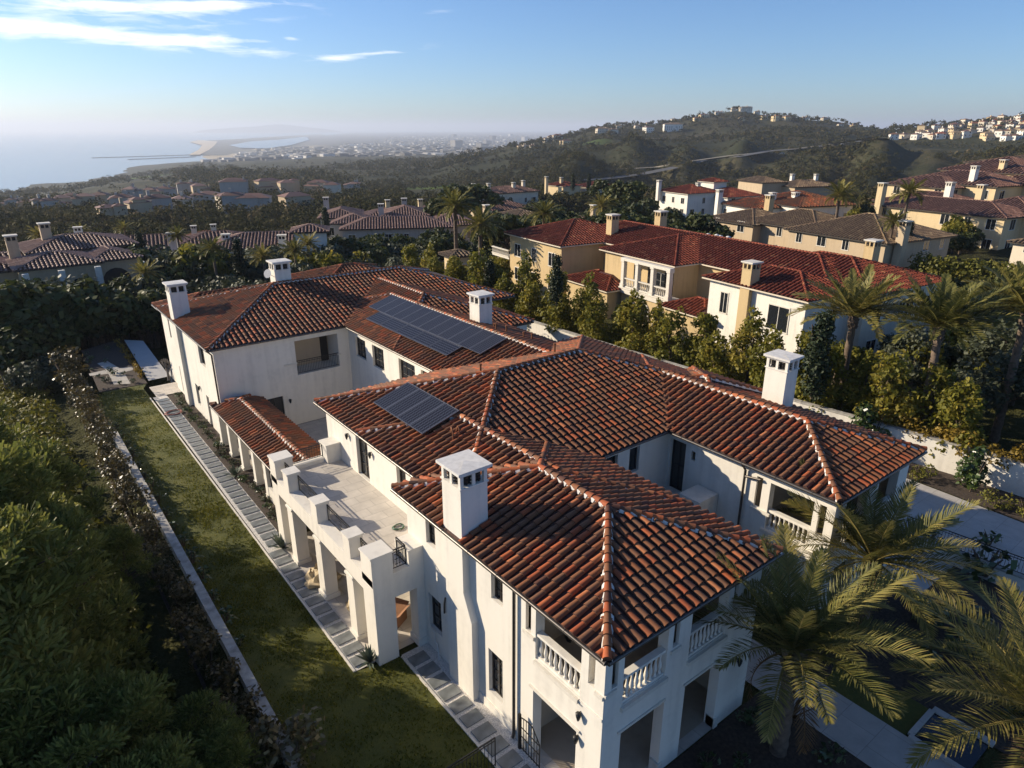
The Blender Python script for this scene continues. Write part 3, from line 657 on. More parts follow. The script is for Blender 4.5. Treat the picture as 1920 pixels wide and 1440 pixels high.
# flues and vents
for (x, y, z) in ((13.1, 22.6, 7.75), (13.6, 22.2, 7.6), (14.0, 21.0, 7.4), (14.4, 20.7, 7.3), (12.0, 15.9, 8.3), (7.0, 15.6, 8.3), (13.9, 23.9, 7.3)):
    v = MB(); v.tube([(x, y, z-.3), (x, y, z+.32)], .05, 8); v.tube([(x, y, z+.32), (x, y, z+.4)], .075, 8); v.build('vent_pipe', M['tile'], house)
v = MB(); v.tube([(3.0, 11.95, 7.05), (3.0, 11.95, 7.5), (3.05, 12.1, 7.62), (3.15, 12.3, 7.6), (3.2, 12.4, 7.3), (3.2, 12.4, 7.05)], .035, 6); v.tube([(3.35, 12.0, 7.1), (3.35, 12.0, 7.55), (3.4, 12.2, 7.62), (3.4, 12.35, 7.2)], .03, 6); v.build('conduit', M['tile'], house)
v = MB(); v.tube([(-.06, 9.2, 1.2), (-.06, 9.2, 1.0), (-.06, 8.9, 1.0), (-.06, 8.9, .55), (-.06, 8.75, .5), (-.2, 8.4, .06)], .025, 6); v.build('water_pipe', M['cap'], house)
v = MB(); v.tube([(-.1, 7.95, 3.2), (-.06, 8.1, 2.8), (-.06, 8.12, 2.4)], .035, 6); v.build('downspout', M['gutter'], house)

# ------------------------------------------------------------------ solar panels
mt, t, bs, o_ = newmat('solar_cell'); M['cell'] = mt
tcn = t.add('ShaderNodeTexCoord'); sp_ = t.add('ShaderNodeSeparateXYZ'); t.link(tcn.outputs['Object'], sp_.inputs[0])
def lines(ax, cnt, ln, wd):
    f = t.math('FRACT', t.math('MULTIPLY', sp_.outputs[ax], cnt/ln)); return t.math('LESS_THAN', t.math('ABSOLUTE', t.math('SUBTRACT', f, .5)), wd)
dots = t.math('MULTIPLY', lines(1, 6, 1.11, .12), t.math('GREATER_THAN', t.math('ABSOLUTE', t.math('SUBTRACT', t.math('FRACT', t.math('MULTIPLY', sp_.outputs[0], 10/1.99)), .5)), .12))
ln2 = t.math('MAXIMUM', lines(0, 10, 1.99, .018), t.math('MULTIPLY', dots, .6))
t.link(t.mix(ln2, (.005, .006, .014), (.17, .175, .2)), bs.inputs['Base Color']); bs.inputs['Roughness'].default_value = .35; bs.inputs['Specular IOR Level'].default_value = .12
M['alu'] = plain('panel_frame', (.17, .17, .18), .35, .05, metal=.6)
sp0 = None
def panel(x, y, label, ze0, xe, turn=False):
    global sp0
    if sp0 is None:
        k = math.hypot(1, PT)
        e = empty('solar_panel'); f = MB(); L_, W_ = 1.9*k, 1.11
        f.box(0, .03, 0, W_, 0, .04); f.box(L_-.03, L_, 0, W_, 0, .04); f.box(.03, L_-.03, 0, .03, 0, .04); f.box(.03, L_-.03, W_-.03, W_, 0, .04); f.box(.3, .36, .1, W_-.1, -.14, 0); f.box(L_-.36, L_-.3, .1, W_-.1, -.14, 0)
        f.build('frame', M['alu'], e); g = MB(); g.box(.03, L_-.03, .03, W_-.03, .005, .032); g.build('cell_sheet', M['cell'], e); sp0 = e; o = e
    else: o = copy_tree(sp0)
    R = Matrix.Rotation(-math.atan(PT), 4, 'Y')
    if turn: R = R @ Matrix.Rotation(math.pi/2, 4, 'Z')
    o.location = (x, y, ze0+PT*(x-xe)+.2); o.rotation_euler = R.to_euler(); tag(o, label, 'solar panel', 'solar panels on the mansion roofs'); return o
ORD = ['first', 'second', 'third', 'fourth', 'fifth', 'sixth', 'seventh', 'eighth', 'ninth', 'tenth', 'eleventh', 'twelfth', 'thirteenth', 'fourteenth', 'fifteenth', 'sixteenth', 'seventeenth', 'eighteenth', 'nineteenth', 'twentieth', 'twenty first', 'twenty second', 'twenty third', 'twenty fourth', 'twenty fifth', 'twenty sixth', 'twenty seventh', 'twenty eighth', 'twenty ninth', 'thirtieth']
for i in range(4): panel(2.3, 13.25+i*1.12, 'dark solar panel, %s of the four on the near roof above the balcony' % ['nearest', 'second nearest', 'second farthest', 'farthest'][i], ZE, .8)
for i in range(12): panel(10.15, 20.1+i*1.145, 'dark upright solar panel, %s from near end, upper row on the spine roof' % ORD[i], ZE, 7.95)
for i in range(5): panel(10.11, 21.9+i*2.05, 'dark sideways solar panel, %s from near end, lower row on the spine roof' % ORD[i], ZE, 7.95, True)
# ================================================================== villas round about
WPROTO = {}
def villa_window(parent, T, x, y, z, w, h, nrm):
    """one window: trim, pane; nrm is the outward plan normal in villa space"""
    key = (w, h)
    if key not in WPROTO:
        f = MB(); f.box(-w/2-.1, w/2+.1, -.05, .02, -.1, 0); f.box(-w/2-.08, -w/2, -.04, .02, 0, h); f.box(w/2, w/2+.08, -.04, .02, 0, h); f.box(-w/2-.08, w/2+.08, -.04, .02, h, h+.1); f.box(-.025, .025, -.03, .0, 0, h, 0)
        o = f.build('window', M['stone_trim']); p = MB(); p.box(-w/2, w/2, -.015, .03, .0, h); q = p.build('pane', M['glass']); WPROTO[key] = (o.data, q.data)
        bpy.data.objects.remove(o); bpy.data.objects.remove(q)
    a, b = WPROTO[key]; o = bpy.data.objects.new('window', a); COL.objects.link(o); q = bpy.data.objects.new('pane', b); COL.objects.link(q); q.parent = o
    o.parent = parent; p = T @ Vector((x, y, z)); o.location = p-parent.location; n = T.to_3x3() @ Vector((nrm[0], nrm[1], 0)); o.rotation_euler = (0, 0, math.atan2(n.x, -n.y))
    return o
def villa(label, org, rot, zg, blocks, wallm, roofm, chims=(), p=.3, sp=.5, ex=.6, seg=3, win=True, group='villas on the hillside', cat='villa', caps=True, extra=None, wsp=3.4, ov=.55, hide=()):
    T = Matrix.Translation((org[0], org[1], 0)) @ Matrix.Rotation(-math.radians(rot), 4, 'Z')
    e = empty('villa', (org[0], org[1], zg), label=label, cat=cat, group=group)
    bl = [(b[0], b[1], b[2], b[3], b[4], b[5] if len(b) > 5 else p) for b in blocks]
    for i, b in enumerate(bl):
        roof_part(e, b, bl[:i]+bl[i+1:], roofm, sp=sp, ex=ex, seg=seg, caps=caps, gutter=None, mortar=False, T=T)
        m = MB(); x0, x1, y0, y1 = b[0]+ov, b[1]-ov, b[2]+ov, b[3]-ov
        m.box(x0, x1, y0, y1, zg-3., b[4]-.1, mat=T); m.box(x0-.08, x1+.08, y0-.08, y1+.08, b[4]-.34, b[4]-.165, mat=T)
        m.build('wall', wallm if not isinstance(wallm, list) else wallm[i], e)
        if win and i not in hide:
            hgt = b[4]-zg; fl = [1.0] if hgt < 4.4 else [.9, 3.9]
            for (n, L_, f) in (((0, -1), x1-x0, lambda s: (x0+s, y0)), ((-1, 0), y1-y0, lambda s: (x0, y0+s)), ((1, 0), y1-y0, lambda s: (x1, y0+s))):
                k = max(1, int(L_/wsp))
                for j in range(k):
                    s = L_*(j+.5)/k; x, y = f(s)
                    if any(o != b and o[0] < x+n[0]*.4 < o[1] and o[2] < y+n[1]*.4 < o[3] for o in bl): continue
                    for z in fl:
                        if rnd.random() < .18: continue
                        villa_window(e, T, x, y, zg+z, .9 if j % 2 else 1.3, 1.5, n)
    for c in chims:
        chimney(e, c[0]-.55, c[0]+.55, c[1]-.5, c[1]+.5, c[3] if len(c) > 3 else zg+4, c[2], c[4] if len(c) > 4 else (wallm if not isinstance(wallm, list) else wallm[0]), M['stone_trim'], R=T)
    if extra: extra(e, T)
    return e
RR = (M['redtile'], M['redtile'], M['pale'], M['pale']); RR = (M['redpan'], M['redtile'], M['pale'], M['pale'])
RT = (M['tanpan'], M['tantile'], M['bronze'], M['tanwall'])
M['browntile'] = tintmat('brown_tile', [(0, (.08, .04, .03)), (.5, (.17, .085, .06)), (1, (.3, .17, .12))], .65, .1)
M['pinktile'] = tintmat('pink_tile', [(0, (.12, .065, .05)), (.5, (.24, .14, .105)), (1, (.36, .23, .18))], .7, .1)
RB = (M['pan'], M['browntile'], M['bronze'], M['cream']); RPK = (M['pan'], M['pinktile'], M['bronze'], M['pale']); RTT = (M['pan'], M['tile'], M['bronze'], M['pale'])
# the red roofed neighbour
def red_extra(e, T):
    b = MB(); 
    b.box(-.25, 1.2, 15.7, 23.2, 2.7, 3.2, mat=T); b.box(-.32, 1.2, 15.62, 23.28, 3.2, 3.34, mat=T)
    for y in (15.75, 18.1, 20.45, 22.7): b.box(-.2, .25, y, y+.42, 3.34, 6.3, mat=T); b.box(-.27, .32, y-.06, y+.48, 3.34, 3.7, mat=T); b.box(-.27, .32, y-.06, y+.48, 6.0, 6.3, mat=T)
    b.box(-.25, .3, 15.7, 23.2, 6.15, 6.45, mat=T)
    o = b.build('balcony', M['stone_trim'], e)
    for y0, y1 in ((16.2, 18.1), (18.55, 20.45), (20.9, 22.7)):
        p0 = T @ Vector((.02, y0, 0)); p1 = T @ Vector((.02, y1, 0)); balustrade_flat(e, p0, p1, 3.36, 4.35)
    for y in (17.0, 19.4, 21.7):
        a = MB(); ar = []
        for k in range(9): ar.append(T @ Vector((-.02, y+.72*math.cos(math.pi*k/8), 1.5+.72*math.sin(math.pi*k/8))))
        a.face([T @ Vector((-.02, y+.72, 0))]+ar+[T @ Vector((-.02, y-.72, 0))]); ob = a.build('arch_window', M['glass'], e)
        r = MB(); r.tube([T @ Vector((-.06, y+.78, 0))]+[T @ Vector((-.06, y+.78*math.cos(math.pi*k/8), 1.5+.78*math.sin(math.pi*k/8))) for k in range(9)]+[T @ Vector((-.06, y-.78, 0))], .09, 5); r.build('surround', M['stone_trim'], ob)
    lw = MB(); lw.box(0., 1.0, 15.8, 23.1, -1, 2.7, mat=T); lw.build('wall', M['ochre'], e)
    for (y, w_) in ((17.1, 1.2), (19.6, 1.3), (21.9, 1.1)):
        d = MB(); d.box(1.0, 1.06, y-w_/2, y+w_/2, 3.35, 5.7, mat=T); d.build('french_door', M['glass'], e)
    pr = MB(); pr.box(-1.0, .5, 4.3, 5.6, .2, .5, mat=T); pr.build('buttress', M['white'], e)
    st = MB(); st.box(-1.5, -.3, 44.5, 49, 3.0, 3.3, mat=T); st.build('terrace', M['stone_trim'], e)
    for a_, b_ in (((-1.5, 44.5), (-1.5, 49)),): balustrade_flat(e, T @ Vector((a_[0], a_[1], 0)), T @ Vector((b_[0], b_[1], 0)), 3.3, 4.2)
    villa_window(e, T, -.26, 8.6, 3.7, .8, 1.8, (-1, 0)); villa_window(e, T, -.26, 2.7, 3.5, 2.0, 2.0, (-1, 0)); villa_window(e, T, -.26, 2.7, .6, 1.6, 1.6, (-1, 0))
    villa_window(e, T, 3.2, .24, 3.6, 1.2, 1.7, (0, -1)); villa_window(e, T, 12, -1.06, 3.6, 1.2, 1.8, (0, -1)); villa_window(e, T, 14.5, -1.06, 3.6, 1.2, 1.8, (0, -1))
    for q in ((9.5, 20.5, 8.1), (9.9, 19.6, 8.1), (9.6, 18.8, 8.1), (9.9, 18.0, 8.1)):
        v = MB(); c = T @ Vector(q); v.lathe([(.16, -.4), (.16, 0), (.34, .05), (.36, .25), (.2, .42), (.02, .48)], c, 10); v.build('roof_vent', M['cap'], e)
def balustrade_flat(e, p0, p1, z0, z1): return balustrade(e, (p0.x, p0.y), (p1.x, p1.y), z0, z1, w=.22, mat=M['stone_trim'], step=.24)
villa('ochre villa with bright red tile roofs, stone balcony and white front wing', (40.15, 17.3), 7, 0.,
      [(.5, 14, 15.9, 28., 6.6), (3.8, 14.8, 1, 40, 6.6, .32), (-2.4, 11, 31.4, 44.2, 6.6), (-.8, 7.4, -.3, 11., 6.6), (5, 16.8, -1.6, 13.4, 6.6, .29), (-2.2, 4, 22.9, 31.6, 3.0, .34), (-1.4, 4, 9.6, 15.9, 3.0, .34)],
      [M['ochre'], M['ochre'], M['ochre'], M['white'], M['pale'], M['ochre'], M['ochre']], RR, [(-.15, 6.1, 8.7, -1, M['ochre']), (6, 32.6, 9.6), (12.2, 31, 9.8), (17.4, 6.5, 9.1)], sp=.42, ex=.44, seg=4, extra=red_extra, hide=(3, 5, 6), cat='villa')
villa('long tan villa with weathered brown shingle roof behind the red roofed villa', (78.6, 29.2), 9, 0.2, [(0, 15, 0, 16, 5.7, .33), (2.2, 14, 12, 26, 5.7, .33), (.5, 12, 22, 33, 5.4, .3)], M['tanwall'], RT, [(2.5, -.2, 8.5, 0), (9, 27, 9.2, 2, M['rust_brick'] if 'rust_brick' in M else M['ochre'])], sp=.45, ex=.4, seg=3)
villa('cream villa with dark brown tile roof and tall end chimney on the right', (109.5, 26.5), 9, 1.0, [(0, 11, 0, 22, 6.8), (5, 20, -2, 12, 6.8), (6, 18, 10, 26, 6.9)], M['cream'], RB, [(-.2, 20.3, 10.6), (8.5, 14, 10.8, 2, M['white']), (10.5, 10, 10.6)], sp=.45, ex=.5)
villa('stone fronted villa with tan roof cut by the right edge of the photo', (93.0, 16.2), 9, 0.6, [(0, 12, -8, 5, 5.6)], M['pale'], RT, [], sp=.5, ex=.5)
def porch(e, T):
    for k, x in enumerate((.9, 4.2, 7.7, 12.2)):
        m = MB(); m.box(x-.3, x+.3, -1.2, -.6, -4, 4.75, mat=T); m.build('pillar', M['stone_trim'], e)
    for x0, x1 in ((1.6, 3.6), (4.9, 7.0), (8.4, 11.4)):
        m = MB(); pts = [(x0, 0, -1.2), (x1, 0, -1.2)]+[((x0+x1)/2+(x1-x0)/2*math.cos(math.pi*k/8), 0, 2.4+(x1-x0)/2*math.sin(math.pi*k/8)) for k in range(9)]
        yy = .5 if x0 < 7 else 1.9; m.face([T @ Vector((p[0], yy, p[2])) for p in pts]); m.build('arch_shade_face', M['dark'], e)  # flat dark face on the wall paints the shade inside the porch arch
def px_org(px, D): return azD(px, D)
villa('brown roofed villa with white lookout turret and many chimneys on the right ridge', px_org(1800, 158), 12, 3., [(0, 14, -4, 16, 9.2), (8, 26, -16, 4, 9.4), (-4, 8, 2, 16, 8.6), (12, 30, -2, 16, 11.)], M['cream'], RB, [(2, 2, 12.6, 2, M['white']), (8, -8, 13.2, 2, M['white']), (14, 4, 13.4)], sp=.7, ex=.7, win=True)
villa('pale roofed villa with a row of cream chimneys at the top right', px_org(1868, 200), 14, 5.5, [(0, 18, -8, 12, 11.4, .2), (12, 34, -18, 0, 11.6, .2)], M['pale'], RT, [(4, -4, 14.6), (12, -8, 14.8), (18, -10, 15.), (24, -12, 15.)], sp=.8, ex=.8)
villa('white villa with a long balustraded loggia and brown roof beyond the tan villa', px_org(1352, 150), 18, -1.8, [(0, 9, -9, 3, 4.6), (6, 20, -14, 2, 5.2)], M['white'], RTT, [(-.3, 2.4, 7.4, 0), (7, -5, 7.2), (10, -8, 7.4)], sp=.7, ex=.7, wsp=2.4)
villa('white villa with bright red roofs and a low square tower in the middle distance', px_org(1252, 205), 10, -4.5, [(0, 13, -7, 6, 2.2), (10, 24, -12, 2, 1.2), (13, 19, -3, 4, 4.6)], M['white'], RR, [(-.4, 5, 5.2), (8, -2, 4.6)], sp=.8, ex=.8)
villa('tan villa with brown roof and two white chimneys near the dry gully', px_org(1392, 250), 20, -7, [(0, 10, -8, 6, 2.5), (8, 26, -14, -2, 1.4)], M['tanwall'], RT, [(13, -6, 5, 0, M['white']), (20, -9, 5, 0, M['white'])], sp=.9, ex=.9)
villa('yellow villa beside a red roof at the foot of the brown hill', px_org(1040, 285), 4, -11, [(0, 10, -5, 7, -2.6), (12, 26, -8, 4, -3.4)], [M['cream'], M['pale']], RR, [(-3, 2, 1), (3, 0, .6)], sp=.9, ex=.9)
villa('low brown roofed villa with four white chimneys left of the yellow villa', px_org(950, 245), 0, -9, [(-8, 12, -4, 8, -1.6), (-16, -4, 0, 10, -1.8)], M['pale'], RB, [(-12, 3, 1.6), (-7, 1, 1.6), (3, 0, 1.5), (9, 2, 1.8)], sp=.9, ex=.9)
villa('tan roofed villa with satellite dish half hidden by palms behind the ridge', px_org(985, 128), 10, -3.6, [(-7, 6, -6, 8, 3.4, .28), (2, 14, -12, 0, 2.6, .28)], M['tanwall'], RT, [(-6.5, 3, 6.2), (13, -3, 5.8)], sp=.55, ex=.55)
villa('pink tile roofed villa with stepped hips and deep porch at the far left', (-8.6, 79.6), -2, -1.2, [(0, 8.6, 0, 8, 5.0, .28), (7.2, 13, 1.4, 10, 4.9, .28), (2, 14, 7.5, 17, 5.6, .26), (-9, 1.5, 3, 12, 4.6, .28)], M['tanwall'], RPK, [(-1.6, 4, 7.6, 0), (1.0, 7.6, 7.9), (5, 13, 8.4)], sp=.42, ex=.5, seg=4, win=False, extra=porch)
villa('salmon roofed villa cut by the left edge of the photo', px_org(8, 112), -10, -4., [(-8, 10, -4, 10, 1.4)], M['tanwall'], RPK, [(4, 2, 4.2)], sp=.6, ex=.6)
villa('red brown roofed villa with tall white chimney behind three cypresses', px_org(205, 128), 12, -5.5, [(-3, 14, -3, 8, .9), (10, 24, -4, 7, 1.0)], M['white'], RB, [(-3.2, 1.5, 4.6, -5)], sp=.6, ex=.6)
villa('white villa with pink roofs and a square tower with three small windows', px_org(420, 112), 24, -4.6, [(-2, 15, -2, 9, 2.4), (-8, 6, -9, 0, .4), (11, 16.5, -7, -1.5, 5.2)], M['white'], RPK, [(-6, -.5, 5.0, 0), (1, 2, 4.2), (9.5, -2.5, 4.4)], sp=.5, ex=.5, wsp=2.2)
villa('long grey villa with overlapping salmon hip roofs in the centre distance', px_org(662, 138), 28, -5.6, [(-2, 20, -1, 10, .9), (-4, 5, 4, 14, 1.4), (-7, 2, 10, 24, 1.8), (14, 26, 1, 12, 1.0), (6, 16, 8, 20, 2.2)], M['greywall'], RPK, [(-6, 22, 5), (6, 10, 4.6), (11, 19, 4.8)], sp=.55, ex=.55)
villa('tan roofed villa with three white chimneys behind the long grey villa', px_org(770, 180), 20, -8, [(-12, 4, -4, 8, -1.6), (0, 14, -6, 8, -1.2)], M['cream'], RPK, [(-5, 2, 2.2), (3, 0, 2.3), (8, -1, 2.3)], sp=.7, ex=.7)
villa('brown roofed villa with pair of chimneys beside the great round tree', px_org(915, 175), 8, -6.5, [(-4, 12, -4, 8, .2)], M['tanwall'], RB, [(-3, 1, 3.2), (3, 0, 3.)], sp=.7, ex=.7)
villa('small orange roofed house left of the tower villa', px_org(388, 165), 15, -10, [(-5, 6, -4, 6, -3.4)], M['pale'], (M['pan'], M['tile'], M['bronze'], M['pale']), [(-2, 1, -.6), (2, 0, -.4)], sp=.7, ex=.7)
villa('tiny cream pavilion at the upper end of the tree row', at(858, 478, 4.5)[:2], 7, 1.0, [(-1.8, 1.8, -1.8, 1.8, 4.6)], M['cream'], RT, [], sp=.5, ex=.5, wsp=1.6)
def mon_house(px, py, D, w, d, h, rot, wallm, roofm, label, group, nb=1, name='house'):
    """far house: one small mesh with wings, hip roofs and dark window openings"""
    x, y = azD(px, D); zg = Hs(x, y)
    if py is not None:
        g = ground(px, py)
        if g is not None and .55*D < math.hypot(g.x-CAM.x, g.y-CAM.y) < 1.6*D: x, y = g.x, g.y; zg = g.z; k_ = math.hypot(x-CAM.x, y-CAM.y)/D; w, d, h = w*k_*.68, d*k_*.68, h*k_*.7
        else: w, d, h = w*.68, d*.68, h*.7
    m = MB(); T = Matrix.Translation((x, y, zg)) @ Matrix.Rotation(-math.radians(rot), 4, 'Z')
    for k in range(nb):
        ox, oy = (0, 0) if k == 0 else (rnd.uniform(-.7, .7)*w, rnd.uniform(-.5, .5)*d); s = 1 if k == 0 else rnd.uniform(.5, .8); hh = h*(1 if k == 0 else rnd.uniform(.7, 1.15))
        x0, x1, y0, y1 = ox-w*s/2, ox+w*s/2, oy-d*s/2, oy+d*s/2
        m.box(x0, x1, y0, y1, -3, hh, 0, mat=T)
        b = (x0-.5, x1+.5, y0-.5, y1+.5, hh, .36); L = hip_lines(b); A, B = L[0]; c = [(b[0], b[2]), (b[1], b[2]), (b[1], b[3]), (b[0], b[3])]; V3 = lambda q: Vector((q[0], q[1], hh))
        if x1-x0 <= y1-y0: fs = [[V3(c[0]), V3(c[1]), A], [V3(c[1]), V3(c[2]), B, A], [V3(c[2]), V3(c[3]), B], [V3(c[3]), V3(c[0]), A, B]]
        else: fs = [[V3(c[0]), V3(c[1]), B, A], [V3(c[1]), V3(c[2]), B], [V3(c[2]), V3(c[3]), A, B], [V3(c[3]), V3(c[0]), A]]
        tt = rnd.uniform(.2, .8)
        for f in fs: m.face([T @ q for q in f], 1, tt)
        m.face([T @ V3(q) for q in c[::-1]], 0)
        for z in ([1., 4.] if hh > 5 else [1.]):
            for side in range(2):
                n = max(2, int((w if side == 0 else d)*s/3.2))
                for j in range(n):
                    if rnd.random() < .2: continue
                    if side == 0: u = x0+(x1-x0)*(j+.5)/n; m.box(u-.6, u+.6, y0-.05, y0+.1, z, z+1.6, 2, mat=T)
                    else: u = y0+(y1-y0)*(j+.5)/n; m.box(x0-.05, x0+.1, u-.6, u+.6, z, z+1.6, 2, mat=T)
        if rnd.random() < .6: cx = rnd.uniform(x0+1, x1-1); m.box(cx-.5, cx+.5, oy-.5, oy+.5, hh, hh+2.6, 0, mat=T)
    o = m.build(name, [wallm, roofm, M['glass']], None, loc=(x, y, zg)); return tag(o, label, 'house', group)
# apartment village on the slope toward the sea
AP = [(300, 385, 300, 14, 10, 8, 'pale apartment house with tall arched front on a grassy knoll'), (345, 392, 310, 12, 9, 7, None), (232, 385, 330, 13, 10, 8, 'pinkish apartment block with stepped roof left of the grassy knoll'), (190, 378, 420, 14, 10, 7, None), (262, 400, 290, 12, 10, 7, None), (205, 405, 280, 10, 8, 6, None),
      (440, 352, 480, 26, 12, 10, 'long apartment block with red roof above the dark tree belt'), (505, 358, 480, 24, 12, 10, None), (540, 360, 470, 16, 12, 9, None), (350, 342, 520, 16, 11, 9, None), (375, 350, 500, 14, 11, 8, None), (140, 372, 460, 15, 10, 7, None), (115, 378, 450, 13, 10, 7, None), (60, 385, 430, 12, 9, 6, None), (20, 362, 560, 14, 10, 6, None), (90, 398, 400, 12, 9, 6, None),
      (600, 355, 460, 20, 12, 9, None), (625, 362, 440, 14, 11, 8, None), (480, 385, 300, 20, 12, 7, 'brown roofed long house just above the tower villa'), (395, 372, 360, 16, 11, 7, None), (430, 380, 330, 14, 11, 7, None), (555, 385, 310, 18, 11, 7, None), (310, 355, 500, 14, 10, 8, None), (285, 362, 470, 12, 10, 8, None), (160, 390, 400, 13, 9, 7, None), (45, 372, 500, 13, 9, 6, None), (250, 370, 440, 14, 10, 8, None), (665, 352, 520, 14, 10, 7, None)]
for i, (px, py, D, w_, d_, h, lb) in enumerate(AP):
    mon_house(px, None, D, w_*.62, d_*.66, h+2.5, rnd.uniform(-10, 40), rnd.choice([M['pale'], M['tanwall'], M['tanwall'], M['greywall']]), rnd.choice([M['pinktile'], M['browntile'], M['browntile'], M['browntile']]),
              lb or 'hazy house with brown or red roof among the trees on the seaward slope', 'houses on the seaward slope', 3)
# houses on the far hill
HH = [(1045, 262, 1000, 20, 14, 8, 'large pale house with red roof at the tip of the far spur'), (1025, 266, 1000, 14, 10, 6, None), (1062, 270, 980, 18, 10, 6, None), (1000, 263, 1080, 14, 10, 5, None), (985, 264, 1100, 12, 10, 5, None), (975, 266, 1100, 10, 9, 5, None), (1128, 250, 980, 22, 13, 7, 'broad pale house with many chimneys above the grassy terrace'), (1150, 252, 990, 16, 11, 6, None), (1215, 249, 950, 18, 13, 9, 'cream house with a single tower left of the bright white mansion'), (1262, 245, 930, 30, 16, 10, 'bright white modern mansion standing alone on the far hill'), (1195, 242, 1150, 14, 10, 6, None), (1140, 236, 1250, 16, 10, 6, None), (1160, 234, 1280, 14, 9, 6, None), (1215, 226, 1330, 14, 9, 6, None),
      (1320, 222, 1330, 26, 12, 8, 'wide tan house below the hill top'), (1305, 226, 1320, 14, 10, 6, None), (1395, 210, 1440, 30, 12, 9, 'largest pale house on the summit of the far hill'), (1375, 208, 1440, 12, 9, 7, None), (1415, 211, 1440, 12, 9, 6, None), (1390, 226, 1300, 16, 10, 6, None), (1432, 225, 1280, 18, 10, 8, None), (1452, 227, 1280, 14, 10, 8, None), (1475, 226, 1300, 16, 10, 7, None), (1508, 227, 1300, 16, 10, 8, None), (1545, 228, 1330, 18, 9, 7, None), (1575, 225, 1380, 14, 9, 6, None), (1265, 229, 1300, 14, 9, 6, None), (1345, 217, 1400, 14, 9, 6, None), (1500, 217, 1400, 12, 8, 6, None), (1600, 232, 1400, 12, 8, 6, None)]
for (px, py, D, w_, d_, h, lb) in HH:
    x, y = azD(px, D)
    mon_house(px, py, D, w_, d_, h, rnd.uniform(10, 40), M['white'] if 'white' in (lb or '') else rnd.choice([M['pale'], M['cream'], M['pale']]), rnd.choice([M['browntile'], M['tile'], M['tantile']]), lb or 'small pale house among trees on the far hill left of the gully', 'houses on the far hill', 2)
for row, (py, D, n, xa, xb) in enumerate([(263, 830, 11, 1662, 1915), (257, 880, 11, 1690, 1925), (251, 930, 11, 1720, 1920), (245, 980, 10, 1722, 1925), (239, 1030, 8, 1775, 1925), (233, 1080, 7, 1800, 1925), (228, 1120, 4, 1850, 1920)]):
    for k in range(n):
        px = xa+(xb-xa)*(k+rnd.uniform(.2, .8))/n
        if rnd.random() < .12: continue
        mon_house(px, py+rnd.uniform(-1.5, 2.5), D+rnd.uniform(-20, 20), rnd.uniform(10, 15), rnd.uniform(9, 12), rnd.uniform(5, 7.5), rnd.uniform(-10, 50), rnd.choice([M['pale'], M['cream'], M['white'], M['pale']]), rnd.choice([M['browntile'], M['tantile'], M['tile']]), 'cream house packed in the housing tract on the far right hill', 'tract houses on the right hill', 1)
# ================================================================== the ground
def sheet(name, pts, z, mat, kind='structure', label=None, cat=None):
    m = MB(); m.face([(p[0], p[1], z) for p in pts]); o = m.build(name, mat); o['kind'] = kind
    return tag(o, label, cat)
# terrain: polar grid round the viewpoint, finer near
mt, t, bs, o_ = newmat('terrain'); M['terrain'] = mt
n1 = noise(t, .012, 8, .62); n2 = noise(t, .0022, 4, .5); n3 = noise(t, .16, 6, .75)
f = t.math('ADD', t.math('ADD', t.math('MULTIPLY', n1, .45), t.math('MULTIPLY', n2, .25)), t.math('MULTIPLY', n3, .4))
base = t.ramp(f, [(.38, (.018, .022, .009)), (.52, (.032, .035, .015)), (.6, (.056, .05, .024)), (.68, (.09, .075, .04)), (.8, (.135, .11, .066))])
def cov(name, prev, col):
    a = t.add('ShaderNodeAttribute', attribute_name=name); return t.mix(a.outputs['Fac'], prev, col)
g1 = cov('lawn_cover', base, (.085, .125, .022)); g2 = cov('town_cover', g1, (.085, .085, .08)); g3 = cov('sand_cover', g2, (.42, .34, .22)); g4 = cov('bank_cover', g3, (.05, .05, .016))
t.link(g4, bs.inputs['Base Color']); bs.inputs['Roughness'].default_value = .95; bs.inputs['Specular IOR Level'].default_value = .1
bump(t, bs, noise(t, .35, 6, .7), .9, 1.6)
NA = 420; az = np.linspace(-1.25, 1.25, NA); ND = 330; dd = np.concatenate([[1.5], 3*(24000/3.)**(np.linspace(0, 1, ND-1))])
A2, D2 = np.meshgrid(az, dd); X = CAM.x+np.sin(A2+YAW)*D2; Y = CAM.y+np.cos(A2+YAW)*D2; Z = H(X.ravel(), Y.ravel()).reshape(X.shape)
me = bpy.data.meshes.new('ground'); V = np.stack([X, Y, Z], -1).reshape(-1, 3).astype(np.float32)
me.vertices.add(len(V)); me.vertices.foreach_set('co', V.ravel())
ii = (np.arange(ND-1)[:, None]*NA+np.arange(NA-1)[None, :]).ravel(); Q = np.stack([ii, ii+NA, ii+NA+1, ii+1], -1).astype(np.int32)
me.loops.add(Q.size); me.loops.foreach_set('vertex_index', Q.ravel()); me.polygons.add(len(Q)); me.polygons.foreach_set('loop_start', np.arange(0, Q.size, 4, dtype=np.int32)); me.polygons.foreach_set('loop_total', np.full(len(Q), 4, np.int32)); me.polygons.foreach_set('use_smooth', np.ones(len(Q), bool))
def attr(name, val):
    a = me.attributes.new(name, 'FLOAT', 'POINT'); a.data.foreach_set('value', np.clip(val, 0, 1).astype(np.float32).ravel())
PXA = 960+1364.8*np.tan(np.clip(A2, -1.2, 1.2))
lawn = np.zeros_like(X)
